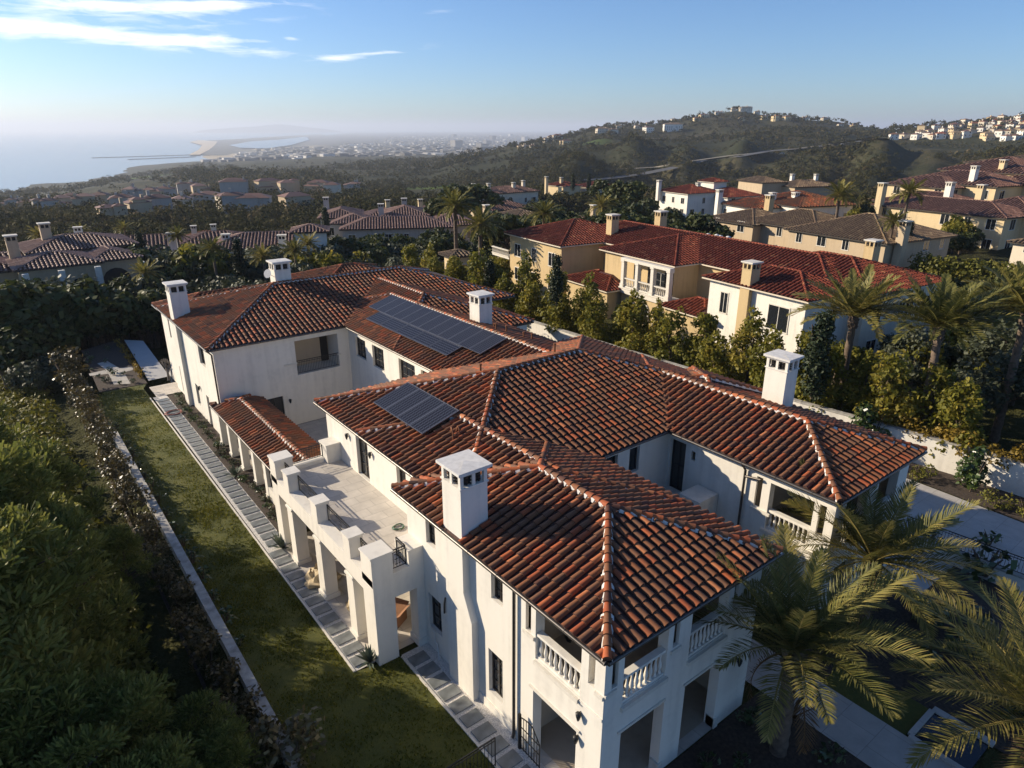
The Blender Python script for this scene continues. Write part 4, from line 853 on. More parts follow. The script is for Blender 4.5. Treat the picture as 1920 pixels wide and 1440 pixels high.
for (px, D, w_, d_) in ((60, 205, 22, 30), (120, 215, 25, 20), (690, 330, 34, 14), (770, 640, 60, 40), (1110, 960, 40, 18), (250, 1650, 60, 60), (290, 295, 16, 16), (300, 320, 16, 12)):
    cx, cy = azD(px, D); a0 = math.atan2(cx-CAM.x, cy-CAM.y); u = (X-cx)*math.cos(a0)-(Y-cy)*math.sin(a0); v = (X-cx)*math.sin(a0)+(Y-cy)*math.cos(a0)
    lawn = np.maximum(lawn, np.clip(2.2-2*np.sqrt((u/w_)**2+(v/d_)**2), 0, 1))
attr('lawn_cover', lawn); attr('town_cover', np.clip((D2-2600)/1500, 0, 1)*np.clip((PXA-300)/100, 0, 1)*.75)
attr('sand_cover', np.clip((Z+134)/2, 0, 1)*np.clip((-120-Z)/3, 0, 1)*np.clip((D2-3600)/300, 0, 1)*np.clip((620-PXA)/60, 0, 1)); attr('bank_cover', np.clip((90-D2)/20, 0, 1))
me.materials.append(M['terrain']); me.update(); go = bpy.data.objects.new('ground', me); COL.objects.link(go); go['kind'] = 'structure'
# sea
mt, t, bs, o_ = newmat('sea'); bs.inputs['Base Color'].default_value = (.03, .06, .085, 1); bs.inputs['Roughness'].default_value = .18; bs.inputs['Specular IOR Level'].default_value = .5
bump(t, bs, noise(t, .05, 6, .6), .5, 1.0)
sea = MB(); sea.face([(-60000, -20000, -130), (60000, -20000, -130), (60000, 90000, -130), (-60000, 90000, -130)]); so_ = sea.build('sea', mt); so_['kind'] = 'structure'
# far cape across the bay
m = MB(); 
def cape(px0, px1, D, h, seed):
    top, bot = [], []
    for i in range(41):
        f = i/40; x, y = azD(px0+(px1-px0)*f, D); e = math.sin(math.pi*f)**.8*(.75+.5*float(vnoise(np.array(f*5.), np.array(1.), seed)))
        top.append((x, y, -130+h*e)); bot.append((x, y, -132))
    back = [(p[0]*1.25, p[1]*1.25, -132) for p in top]; m.grid([bot, top, back], 0)
cape(360, 640, 26000, 235, 3); hz = m.build('hills', M['terrain']); hz['kind'] = 'structure'
# harbour jetties and sand spit
m = MB()
for (a, b) in (((172, 296), (372, 290)), ((240, 299), (366, 294))):
    p = at(a[0], a[1], -129.); q = at(b[0], b[1], -129.); d = (q-p).normalized(); n = Vector((-d.y, d.x, 0))*6
    m.face([p+n, p-n, q-n, q+n][::-1]); m.box(0, 1, 0, 1, -131, -131)
    X_ = Matrix(((d.x, -d.y, 0, p.x), (d.y, d.x, 0, p.y), (0, 0, 1, 0), (0, 0, 0, 1))); m.box(0, (q-p).length, -6, 6, -133, -127.5, mat=X_)
tag(m.build('jetty', plain('jetty_rock', (.1, .095, .09), .9, .3, .01)), 'pair of thin rock jetties reaching into the sea at the harbour mouth', 'jetty')
def flatpatch(name, pts, z, mat, **k):
    return sheet(name, [at(p[0], p[1], z)[:2] for p in pts], z, mat, **k)
M['sand'] = plain('sand', (.5, .4, .27), .95, .1, .01); M['bay'] = M_sea = so_.data.materials[0]
flatpatch('coastal_flat', [(366, 288), (384, 273), (364, 264.5), (440, 261), (600, 251), (640, 262), (600, 280), (460, 291), (390, 291)], -126.5, plain('coastal_flat', (.05, .052, .045), .95, .4, .01))
flatpatch('beach', [(354, 290), (372, 281), (379, 272), (356, 266), (372, 262.5), (408, 265), (403, 272), (392, 281), (374, 290)], -124.5, M['sand'])
flatpatch('harbour_water', [(430, 272), (470, 265), (520, 262), (575, 256), (580, 262), (545, 272), (500, 278), (450, 277)], -119., M['bay'])
# canyon road on the far hillside
def ribbon(name, pts, wd, mat, lift=.6):
    P = [ground(px, py) for px, py in pts]; P = [p for p in P if p is not None]; m = MB(); rows = []
    for i, p in enumerate(P):
        d = (P[min(i+1, len(P)-1)]-P[max(i-1, 0)]); d.z = 0; d.normalize(); n = Vector((-d.y, d.x, 0))*wd; zz = max(Hs(p.x, p.y), Hs((p+n).x, (p+n).y), Hs((p-n).x, (p-n).y))+lift
        rows.append([(p.x-n.x, p.y-n.y, zz), (p.x+n.x, p.y+n.y, zz)])
    m.grid(rows, 0, .5, False); o = m.build(name, mat); o['kind'] = 'structure'; return P
M['asph'] = plain('asphalt', (.09, .088, .085), .9, .15, .1); M['dirt'] = plain('road_shoulder', (.2, .175, .13), .95, .2, .05)
RP = ribbon('road', [(1090, 350), (1140, 343), (1200, 334), (1260, 323), (1320, 311), (1380, 301), (1440, 291), (1500, 284), (1560, 277), (1620, 270), (1655, 265)], 5, M['asph'], 1.2)
ribbon('verge', [(1150, 326), (1230, 318), (1300, 310), (1370, 300), (1440, 290), (1500, 281), (1560, 275), (1640, 267)], 3, M['dirt'], 1.6)
ribbon('dirt_track', [(1152, 272), (1170, 266), (1200, 264), (1250, 263), (1300, 262)], 2.2, M['dirt'])
def far_car(p, i, lab):
    m = MB(); X_ = Matrix.Translation(p) @ Matrix.Rotation(-1.0, 4, 'Z'); m.box(-2.3, 2.3, -.95, .95, .35, 1.1, 0, mat=X_); m.box(-1.3, 1.5, -.85, .85, 1.1, 1.85, 0, top=.25, mat=X_)
    for x in (-1.4, 1.4):
        for y in (-.95, .8): m.box(x-.35, x+.35, y, y+.15, 0, .7, 1, mat=X_)
    o = m.build('car', [plain('car_paint', (.7, .7, .68), .4), M['dark']], None, loc=p); tag(o, lab, 'car', 'cars on the canyon road')
for i, (px, py, lab) in enumerate(((1466, 293, 'nearest white van on the canyon road across the gully'), (1578, 276, 'white car higher up the canyon road'), (1615, 270, 'farthest small car near the top of the canyon road'))):
    p = ground(px, py); far_car(Vector((p.x, p.y, Hs(p.x, p.y)+1.8)), i, lab)
# ------------------------------------------------------------------ the garden
mt, t, bs, o_ = newmat('lawn_grass'); n1 = noise(t, .6, 6, .7); n2 = noise(t, 12, 4, .8)
t.link(t.ramp(t.math('ADD', t.math('MULTIPLY', n1, .65), t.math('MULTIPLY', n2, .35)), [(.3, (.034, .044, .004)), (.5, (.08, .086, .006)), (.7, (.15, .13, .012))]), bs.inputs['Base Color']); bs.inputs['Roughness'].default_value = .9
bump(t, bs, noise(t, 45, 4, .8), 1., .04); M['lawn'] = mt
sheet('lawn', [(-6.4, -6), (-1.2, -6), (-1.2, 9.5), (-3.0, 9.9), (-3.0, 47.8), (-2.6, 48.8), (-5.7, 48.8), (-6.4, 46)], .006, M['lawn'])
sheet('gravel_path', [(-1.2, -6), (0, -6), (0, 9.6), (-1.2, 9.6)], .010, M['gravel']); sheet('gravel_path', [(-3.0, 9.9), (-2.15, 9.9), (-2.15, 20.2), (-1.9, 20.2), (-1.9, 45.2), (-2.85, 45.2)], .010, M['gravel'])
sheet('planting_bed', [(-1.9, 20.2), (-.7, 20.2), (-.7, 45), (-1.9, 45)], .008, M['mulch']); sheet('arcade_floor', [(-2.15, 9.9), (1.15, 9.9), (1.15, 20.2), (-2.15, 20.2)], .014, M['floor']); sheet('patio', [(-.7, 20.9), (8.3, 20.9), (8.3, 33.5), (-.7, 33.5)], .012, M['floor'])
sheet('loggia_floor', [(.0, .0), (7.2, 0), (7.2, 3.6), (0, 3.6)], .016, M['floor']); sheet('terrace', [(-2.6, 45.2), (-.4, 45.2), (-.4, 47.8), (-2.6, 47.8)], .014, M['floor'])
for a, b, c, d in ((-3.08, -3.0, 9.9, 45.2), (-1.28, -1.2, -6, 9.5)):
    m = MB(); m.box(a, b, c, d, -.05, .05); m.build('kerb', M['stone_trim'])['kind'] = 'structure'
st0 = None
def stone(x, y, s, lab):
    global st0
    if st0 is None: m = MB(); m.box(-.37, .37, -.27, .27, -.03, .045, top=.012); st0 = m.build('stepping_stone', M['paver']); o = st0
    else: o = st0.copy(); COL.objects.link(o)
    o.location = (x, y, .012); o.rotation_euler = (0, 0, rnd.uniform(-.03, .03)); o.scale = (s, 1, 1); tag(o, lab, 'paving slab', 'stepping stones')
for i in range(11): stone(-.76+.02*i*0, 9.0-i*.72, 1.0, 'grey square stepping stone in white gravel along the near flue wall')
for i in range(13): stone(-2.57, 10.35+i*.74, 1.0, 'grey square stepping stone in gravel between lawn and arcade piers')
for i in range(33): stone(-2.38, 20.3+i*.745, 1.1, 'pale grey stepping stone in the long path beside the colonnade and far block')
# far garden
sheet('gravel_path', [(-2.3, 49.5), (-.7, 49.6), (-.3, 62), (-1.7, 63.5)], .012, plain('white_paving', (.42, .41, .39), .8, .05, 1)); sheet('planting_bed', [(-5.9, 49), (-2.5, 48.9), (-2.3, 64), (-5.5, 62)], .009, M['mulch'])
sheet('flagstone_path', [(-4.7, 50.2), (-3.6, 49.6), (-3.5, 53), (-2.7, 53.2), (-2.7, 54.2), (-3.6, 54.4), (-4.1, 57.2), (-4.9, 57), (-4.6, 54.6), (-5.9, 54.4), (-5.9, 53.7), (-4.6, 53.4)], .016, plain('flagstone', (.4, .37, .32), .85, .2, 2))
def wallthing(label, pts, h, th, name='garden_wall', mat=None, cap=True, z0=-.6):
    m = MB()
    for a, b in zip(pts, pts[1:]):
        a, b = Vector((a[0], a[1], 0)), Vector((b[0], b[1], 0)); d = (b-a).normalized(); L = (b-a).length; X_ = Matrix(((d.x, -d.y, 0, a.x), (d.y, d.x, 0, a.y), (0, 0, 1, 0), (0, 0, 0, 1)))
        m.box(0, L, -th/2, th/2, z0, h, 0, mat=X_)
        if cap: m.box(-.02, L+.02, -th/2-.05, th/2+.05, h, h+.08, 1, mat=X_)
    o = m.build(name, [mat or M['white'], M['coping']], None, loc=(pts[0][0], pts[0][1], 0)); return tag(o, label, 'wall')
wallthing('low white garden wall with pale coping along the left edge of the lawn', [(-6.45, -8), (-6.45, 38.5)], .5, .28, z0=-1.6)
wallthing('white rendered boundary wall on the right below the trimmed hedge and tree row', [(33.0, -14), (32.2, 2), (31.0, 12), (30.2, 26), (28.6, 66)], 1.85, .3)
wallthing('pale low planter wall with iron railing at the right edge', [(22.2, 1.6), (22.9, -5.5)], .6, .3, name='planter_wall')
wallthing('thin dark retaining kerb beside the mulch path left of the garden wall', [(-7.62, 5), (-7.58, 34)], -.72, .1, name='retaining_kerb', mat=M['mulch'], cap=False, z0=-1.6)
wallthing('low grey seat wall at the far end of the garden', [(-.6, 49.8), (1.4, 50.3), (1.6, 60)], .5, .4, name='seat_wall', mat=M['cap'])
# front court at the right
M['court'] = paving('court_paving', (.46, .43, .39), (1.2, 1.2))
sheet('driveway', [(18.8, -14), (28.6, -14), (29.3, 2), (29.4, 6), (28.9, 24), (18.8, 24)], .010, M['court']); sheet('planting_bed', [(28.7, -14), (33, -14), (32, 3), (30.9, 12), (30., 26), (28.9, 24), (29.5, 6), (29.4, 2)], .014, M['mulch'])
sheet('front_walk', [(8.3, -10), (10.45, -10), (10.45, 4), (12.6, 4), (12.6, .41), (10.45, .41), (10.45, 8.4), (8.3, 8.4)][:4]+[(12.6, 8.4), (8.3, 8.4)], .018, M['court'])
sheet('planting_bed', [(0, -8), (8.3, -8), (8.3, -.05), (0, -.05)], .008, M['mulch']); sheet('lawn', [(10.45, -4.2), (12.3, -4.2), (12.3, -1.2), (10.45, -1.2)], .012, M['lawn']); sheet('planting_bed', [(10.45, -1.2), (18.6, -1.2), (18.6, .3), (10.45, .3)], .013, M['mulch']); sheet('planting_bed', [(12.3, -9), (22.2, -9), (22.2, -1.2), (12.3, -1.2)], .011, M['mulch'])
m = MB(); m.box(10.5, 12.3, -6.1, -4.35, -.1, .03, 0); pw = m.build('reflecting_pool', plain('pool_water', (.008, .012, .02), .05, .1, 1)); pw['kind'] = 'structure'
m = MB()
for q in ((10.42, 10.58, -6.2, -4.3), (12.24, 12.5, -6.2, -4.3), (10.58, 12.24, -4.4, -4.22)): m.box(*q, 0, .1)
m.build('pool_coping', M['court'])['kind'] = 'structure'
rl = railing(None, (22.3, 1.2), (22.85, -5.0), .68, 1.5, name='iron_fence', n=48, pat=False); tag(rl, 'black iron fence on the low planter wall at the right', 'fence')
# side yard gate and fence
g = empty('iron_gate', (-.2, 3.35, 0), label='black iron side gate with arched top standing open against the white wall', cat='gate')
m = MB()
for k in range(8):
    f = k/7; y = 3.35-f*.95; top = 1.15+.35*math.sin(math.pi*min(1, f*.5+.25))-(.0 if f < .6 else (f-.6)*.9); m.bar((-.2, y, .05), (-.2, y, top), .022 if k in (0, 7) else .013)
for z in (.12, .62, 1.0): m.bar((-.2, 3.35, z), (-.2, 2.4, z), .018)
prev = None
for k in range(15):
    f = k/14; p = Vector((-.2, 3.35-f*.95, 1.15+.35*math.sin(math.pi*min(1, f*.5+.25))-(.0 if f < .6 else (f-.6)*.9)))
    if prev: m.bar(prev, p, .02)
    prev = p
m.build('gate_leaf', M['iron'], g); m = MB(); m.box(-.24, -.16, 3.38, 3.46, 0, 1.5); m.build('post', M['iron'], g)
rl = railing(None, (-1.25, 3.35), (-6.2, 3.35), .05, 1.25, name='iron_fence', n=36, pat=False); tag(rl, 'black iron fence across the lawn at the bottom edge', 'fence')
# bits lying about
def coil(name, c, r, turns, mat, label, cat, tilt=None):
    m = MB(); pts = []
    for k in range(turns*14):
        a = k*2*math.pi/14; rr = r*(1+.12*math.sin(k*.37)); p = Vector((math.cos(a)*rr*1.2, math.sin(a)*rr, .02+.012*(k//14)+.015*math.sin(k*.9)))
        if tilt: p = tilt @ p
        pts.append(Vector(c)+p)
    m.tube(pts, .022, 5); return tag(m.build(name, mat, None, loc=c), label, cat)
coil('garden_hose', (.35, 12.2, 3.875), .19, 4, plain('green_hose', (.03, .09, .05), .5), 'green garden hose coiled on the balcony floor by the white wall', 'hose')
coil('cable_coil', (2.2, 3.3, 3.85), .5, 3, M['iron'], 'dark cable coil leaning inside the upper corner loggia', 'cable', Matrix.Rotation(math.radians(75), 3, 'X'))
coil('garden_hose', (-2.35, 40.9, .07), .45, 4, plain('red_hose', (.25, .07, .05), .6), 'reddish hose coiled on the far stepping stones', 'hose')
def crumple(name, c, r, mat, label, cat, zs=.6, n=14):
    m = MB(); rows = []
    for i in range(9):
        th = math.pi*i/8*.52
        rows.append([(c[0]+math.cos(2*math.pi*k/n)*math.sin(th)*r*(1+rnd.uniform(-.3, .3)), c[1]+math.sin(2*math.pi*k/n)*math.sin(th)*r*(1+rnd.uniform(-.3, .3)), c[2]+max(0, math.cos(th))*r*zs*(1+rnd.uniform(-.35, .35))) for k in range(n)])
    m.grid(rows, 0, .5, False, close=True); return tag(m.build(name, mat, None, loc=c), label, cat)
M['kraft'] = plain('kraft_paper', (.42, .33, .2), .8, .15, 3); M['card'] = plain('cardboard', (.25, .12, .06), .8, .15, 2)
crumple('packing_paper', (-1.75, 16.0, .02), .75, M['kraft'], 'heap of crumpled tan packing paper spilling out of the arcade', 'paper', .8); crumple('packing_paper', (-1.1, 13.3, .02), .6, M['kraft'], 'smaller crumpled paper heap under the middle arcade bay', 'paper', .7)
for (x, y, s, a, lb) in ((-.5, 11.5, .8, .5, 'open brown cardboard box on the arcade floor near the end opening'), (.2, 17.2, 1.0, .2, 'large red brown crate deep inside the far arcade bay')):
    m = MB(); X_ = Matrix.Translation((x, y, .016)) @ Matrix.Rotation(a, 4, 'Z'); s2 = s/2
    m.box(-s2, s2, -s2, s2, 0, s*.75, mat=X_); 
    m.face([X_ @ Vector(q) for q in ((-s2, -s2, s*.752), (s2, -s2, s*.752), (s2*1.1, -s2*1.5, s*.95), (-s2*1.1, -s2*1.5, s*.95))]); m.face([X_ @ Vector(q) for q in ((s2, -s2, s*.753), (s2, s2, s*.753), (s2*1.5, s2*1.1, s*.9), (s2*1.5, -s2*1.1, s*.9))])
    tag(m.build('cardboard_box', M['card'], None, loc=(x, y, .016)), lb, 'box')
m = MB(); m.box(-.4, .4, -.3, .3, 0, .9, mat=Matrix.Translation((-7.3, 6.6, -.9))); tag(m.build('utility_box', plain('blue_grey_box', (.2, .24, .3), .6), None, loc=(-7.3, 6.6, -.9)), 'blue grey utility cabinet beside the lower end of the garden wall', 'cabinet')
# ================================================================== plants
def leafquads(C, N, S, asp, rng):
    n = len(C); R_ = rng.normal(size=(n, 3)); T_ = np.cross(N, R_); T_ /= np.linalg.norm(T_, axis=1, keepdims=True)+1e-9; B_ = np.cross(N, T_)
    T_ = T_*(S*asp)[:, None]; B_ = B_*S[:, None]
    return np.stack([C-T_-B_, C+T_-B_*.6, C+T_*.6+B_, C-T_+B_*.7], 1)
def clump_crown(rng, clumps, per, leaf, asp=.6, flat=.8, up=.35, shell=.75):
    """clumps: list of (x,y,z,r); leaves sit mostly on each clump's skin"""
    Cs, Ns, Ss, Ts = [], [], [], []
    for (x, y, z, r) in clumps:
        n = max(6, int(per*r*r)); u = rng.normal(size=(n, 3)); u /= np.linalg.norm(u, axis=1, keepdims=True)
        rad = r*(shell+(1-shell)*rng.random(n))**1.0*np.where(rng.random(n) < .12, 1.18, 1.0); p = u*rad[:, None]; p[:, 2] *= flat
        Cs.append(p+np.array([x, y, z])); nn = u*.7+rng.normal(size=(n, 3))*.6; nn[:, 2] += up; Ns.append(nn/np.linalg.norm(nn, axis=1, keepdims=True))
        Ss.append(leaf*(.6+.8*rng.random(n))); Ts.append(np.clip(rng.normal(.5, .13)+rng.normal(0, .15, n), 0, 1))
    return leafquads(np.concatenate(Cs), np.concatenate(Ns), np.concatenate(Ss), asp, rng), np.concatenate(Ts)
def trunk_mesh(parent, h, r, rng, branches=4, spread=1.2, mat=None, lean=.15, name='trunk', bh=.55):
    m = MB(); lx, ly = rng.uniform(-lean, lean), rng.uniform(-lean, lean); top = Vector((lx*h, ly*h, h))
    m.tube([(0, 0, -.3), (lx*h*.2, ly*h*.3, h*.35), (lx*h*.7, ly*h*.6, h*.7), top], [r*1.25, r, r*.75, r*.35], 7)
    for k in range(branches):
        a = 2*math.pi*k/max(1, branches)+rng.uniform(-.5, .5); b = Vector((lx*h*bh, ly*h*bh, h*bh*rng.uniform(.8, 1.2))); e = b+Vector((math.cos(a)*spread, math.sin(a)*spread, h*.3*rng.uniform(.6, 1.2)))
        m.tube([b, (b+e)/2+Vector((0, 0, .12*h*.3)), e], [r*.55, r*.35, r*.12], 5)
    return m.build(name, mat or M['bark'], parent)
PRO = {}
def proto(key, fn):
    if key not in PRO: PRO[key] = fn()
    return PRO[key]
def plant(key, maker, loc, rz=None, sc=1., label=None, cat='tree', group=None, name=None, sz=None):
    """first use builds the plant, later uses copy thing and parts"""
    if key not in PRO: o = maker(); PRO[key] = o
    else: o = copy_tree(PRO[key])
    o.location = loc; o.rotation_euler = (0, 0, rnd.uniform(0, 6.28) if rz is None else rz); o.scale = (sc, sc, sc*(sz or rnd.uniform(.92, 1.08)))
    for k in ('label', 'group'):
        if k in o: del o[k]
    tag(o, label, cat, group); return o
def mk_column(seed, h=5.4, rad=1.35, mat='hedge', leaf=.105, nm='ficus_tree'):
    def f():
        rng = np.random.default_rng(seed); e = empty(nm); cl = []
        for k in range(74):
            z = h*(.05+.92*rng.random()**.85); q = z/h; prof = rad*min(1, .62+1.1*q*(1-q)*1.5)*(1-max(0, q-.62)**1.3*1.9); a = rng.uniform(0, 6.28); rr = max(.12, prof)*rng.uniform(.35, .95)
            cl.append((math.cos(a)*rr, math.sin(a)*rr, z, rng.uniform(.36, .66)*(1.15-.5*q)))
        for k in range(5): cl.append((rng.uniform(-.35, .35), rng.uniform(-.35, .35), h*rng.uniform(.9, 1.07), rng.uniform(.16, .3)))
        V, T = clump_crown(rng, cl, 200, leaf*1.15, .55, 1.15); quads('crown', V, T, M[mat], e); trunk_mesh(e, h*.85, .09, rng, 3, .5); return e
    return f
def mk_round(seed, h=6, rad=3, mat='wood', leaf=.3, per=38, nm='oak_tree', nclump=26, flat=.8, tr=.22, zc=.62, low=.2):
    def f():
        rng = np.random.default_rng(seed); e = empty(nm); cl = []
        for k in range(nclump):
            u = rng.normal(size=3); u /= np.linalg.norm(u); u[2] = abs(u[2])*1.1-low; s = rng.uniform(.55, .92)
            cl.append((u[0]*rad*s, u[1]*rad*s, h*zc+u[2]*h*(1-zc)*s, rad*rng.uniform(.22, .42)))
        V, T = clump_crown(rng, cl, per, leaf, .6, flat); quads('crown', V, T, M[mat], e); trunk_mesh(e, h*.75, tr, rng, 5, rad*.55); return e
    return f
def mk_pine(seed, h=6.5, rad=1.95):
    def f():
        rng = np.random.default_rng(seed); e = empty('pine_tree'); Cs, Ns, Ts = [], [], []; cl = []
        m = MB(); top = Vector((rng.uniform(-.5, .5), rng.uniform(-.5, .5), h*.93)); m.tube([(0, 0, -.5), (top.x*.3, top.y*.3, h*.4), top], [.2, .15, .04], 7)
        for k in range(72):
            z = h*rng.uniform(.22, 1.0); q = z/h; a = rng.uniform(0, 6.28); rr = rad*min(1, (1.1-q)*1.5)**.6*rng.uniform(.35, 1.0); c = np.array([math.cos(a)*rr, math.sin(a)*rr, z+.12*rr]); cl.append(c)
            if k % 2 == 0: b = Vector((top.x*q, top.y*q, z-.35*rr)); m.tube([b, (b+Vector(c))/2+Vector((0, 0, -.05)), Vector(c)], [.055, .035, .012], 4)
        for c in cl:
            r = rng.uniform(.34, .62); n = int(150*r/.5); u = rng.normal(size=(n, 3)); u[:, 2] = np.abs(u[:, 2])*.9-.25; u /= np.linalg.norm(u, axis=1, keepdims=True)
            L_ = .16+.12*rng.random(n); p0 = c+u*(r*(rng.random(n)**.5))[:, None]*np.array([1, 1, .8]); out = u+rng.normal(size=(n, 3))*.45+np.array([0, 0, .5]); out /= np.linalg.norm(out, axis=1, keepdims=True)
            sd = np.cross(out, rng.normal(size=(n, 3))); sd /= np.linalg.norm(sd, axis=1, keepdims=True); wd = (.018+.022*rng.random(n))[:, None]
            Cs.append(np.stack([p0-sd*wd*.5, p0+sd*wd*.5, p0+out*L_[:, None]+sd*wd, p0+out*L_[:, None]-sd*wd], 1)); Ts.append(np.clip(rng.normal(.5, .14)+rng.normal(0, .16, n), 0, 1))
        quads('crown', np.concatenate(Cs), np.concatenate(Ts), M['pine'], e); m.build('trunk', M['bark'], e); return e
    return f
def mk_shrub(seed, h, rad, mat, leaf, per, nm, ncl=12, flat=.85):
    def f():
        rng = np.random.default_rng(seed); e = empty(nm); cl = []
        for k in range(ncl):
            a = rng.uniform(0, 6.28); rr = rad*rng.uniform(.1, .75); cl.append((math.cos(a)*rr, math.sin(a)*rr, h*rng.uniform(.25, .8), rad*rng.uniform(.28, .5)))
        V, T = clump_crown(rng, cl, per, leaf, .5, flat); quads('crown', V, T, M[mat], e); m = MB()
        for k in range(4): a = rng.uniform(0, 6.28); m.tube([(0, 0, -.2), (math.cos(a)*rad*.25, math.sin(a)*rad*.25, h*.4), (math.cos(a)*rad*.5, math.sin(a)*rad*.5, h*.75)], [.04, .03, .01], 4)
        m.build('stem', M['bark'], e); return e
    return f
# palms
FR = {}
def frond_mesh(kind, L_, droop, n=38, wl=.62, wd=.034, nm='frond'):
    rng = np.random.default_rng(kind); pts = []; p = np.zeros(3); ang = 0.0; seg = 14
    for i in range(seg+1):
        pts.append(p.copy()); f = i/seg; a = -droop*f**1.5; p = p+np.array([math.cos(a), 0, math.sin(a)])*L_/seg
    pts = np.array(pts); V = []; T = []
    for i in range(seg):
        w0 = .05*(1-i/seg)+.008; w1 = .05*(1-(i+1)/seg)+.008; a, b = pts[i], pts[i+1]
        V.append([a+[0, -w0, 0], a+[0, w0, 0], b+[0, w1, 0], b+[0, -w1, 0]]); T.append(.95); V.append([a+[0, 0, -w0], a+[0, 0, w0*.6], b+[0, 0, w1*.6], b+[0, 0, -w1]]); T.append(.9)
    for k in range(n):
        f = .16+.84*(k+.5)/n; q = f*seg; i = min(seg-1, int(q)); b = pts[i]+(pts[i+1]-pts[i])*(q-i); d = (pts[i+1]-pts[i]); d /= np.linalg.norm(d); upv = np.cross(d, [0, 1, 0]); upv = upv if upv[2] > 0 else -upv
        ln = wl*(math.sin(math.pi*min(1, f*.92+.06))**.55)*rng.uniform(.85, 1.1)
        for sd in (-1, 1):
            fw = .45+.5*f+rng.uniform(-.12, .12); o = np.array([0, sd, 0])*(1-.35*f)+d*fw+upv*(.42+rng.uniform(-.25, .25)); o /= np.linalg.norm(o); s = np.cross(o, upv); s /= np.linalg.norm(s)+1e-9
            m_ = b+o*ln*.55+np.array([0, 0, -.02]); tp = b+o*ln+np.array([0, 0, -.16*ln]); t_ = np.clip(rng.normal(.45, .15)+.2*f, 0, 1)
            V.append([b-s*wd*.5, b+s*wd*.5, m_+s*wd, m_-s*wd]); T.append(t_); V.append([m_-s*wd, m_+s*wd, tp+s*wd*.12, tp-s*wd*.12]); T.append(min(1, t_+.08))
    o = quads(nm, np.array(V), T, M['palm']); me_ = o.data; bpy.data.objects.remove(o); return me_
def palm_trunk(e, base, h, r, lean=(0, 0)):
    m = MB(); pts = []; rs = []
    for i in range(19):
        f = i/18; pts.append((lean[0]*f*f, lean[1]*f*f, -.3+(h+.3)*f)); rs.append(r*(1.2-.25*f)*(1.0+(.10 if i % 2 else -.03))*(1.35 if f > .93 else 1))
    m.tube(pts, rs, 10); 
    for k in range(26):
        a = k*2.4; z = h-.05-.9*(k/26); f = z/h; c = Vector((lean[0]*f*f+math.cos(a)*r*1.05, lean[1]*f*f+math.sin(a)*r*1.05, z)); m.tube([c, c+Vector((math.cos(a)*.1, math.sin(a)*.1, .22))], [.07, .04], 4)
    return m.build('trunk', M['pbark'], e)
def mk_palm(h, L_, n, r=.2, parts=True, seed=1, lo=-.55, kinds=4, den=38, wd=.034, wl=.62, lean=(0, 0), nm='palm_tree'):
    def f():
        rng = np.random.default_rng(seed); e = empty(nm); palm_trunk(e, None, h, r, lean); ms = [frond_mesh(seed*10+k, L_, .22+.3*k, den, wl*L_/3.4, wd) for k in range(kinds)]
        obs = []; dead = frond_mesh(seed*10+9, L_*.75, 1.2, 30, wl*L_/4.2, .018)
        dead.materials.clear(); dead.materials.append(M['rust'])
        for k in range(n):
            q = (k+.5)/n; el = math.asin(max(-1, min(1, 1-.02-(1-lo)*q*.98)))*.92; a = k*2.39996+rng.uniform(-.2, .2); kd = min(kinds-1, max(0, int(q*kinds+rng.uniform(-.6, .6))))
            o = bpy.data.objects.new('frond', ms[kd]); COL.objects.link(o); o.parent = e; o.location = (lean[0], lean[1], h-.05); o.rotation_euler = (rng.uniform(-.3, .3), -el, a); s = rng.uniform(.82, 1.08)*(.8 if q < .12 else 1); o.scale = (s, s, s)
            if parts and k > n-4: o.data = dead; o.rotation_euler = (0, rng.uniform(.5, .95), a); tag(o, 'dead brown frond hanging under the crown')
            obs.append(o)
        if not parts:
            V, T = [], []
            for o in obs:
                co = np.empty(len(o.data.vertices)*3, np.float32); o.data.vertices.foreach_get('co', co); tt = np.empty(len(o.data.polygons), np.float32); o.data.attributes['tint'].data.foreach_get('value', tt)
                Mx = np.array(Matrix.LocRotScale(o.location, o.rotation_euler, o.scale)); c = co.reshape(-1, 3)@Mx[:3, :3].T+Mx[:3, 3]; V.append(c.reshape(-1, 4, 3)); T.append(tt); bpy.data.objects.remove(o)
            quads('crown', np.concatenate(V), np.concatenate(T), M['palm'], e)
        return e
    return f
# --- three big palms in the front garden
plant('palmA', mk_palm(4.1, 4.1, 35, .23, seed=3, lean=(.15, .1), lo=.38, den=64, wd=.021), (6.5, -1.9, 0), .4, 1., 'big feathery palm with bare leaning trunk at the corner of the front walk', 'palm tree', sz=1)
plant('palmB', mk_palm(3.9, 4.2, 38, .24, seed=4, lo=.12, den=64, wd=.021), (13.6, -.9, 0), 1.2, 1., 'big feathery palm behind the first, fronds over the right wing balcony', 'palm tree', sz=1)
plant('palmC', mk_palm(4.4, 4.4, 38, .26, seed=5, lo=-.05, den=64, wd=.021), (9.5, -7.7, 0), 2.0, 1., 'big golden lit palm cut by the lower right edge, long fronds reaching left', 'palm tree', sz=1)
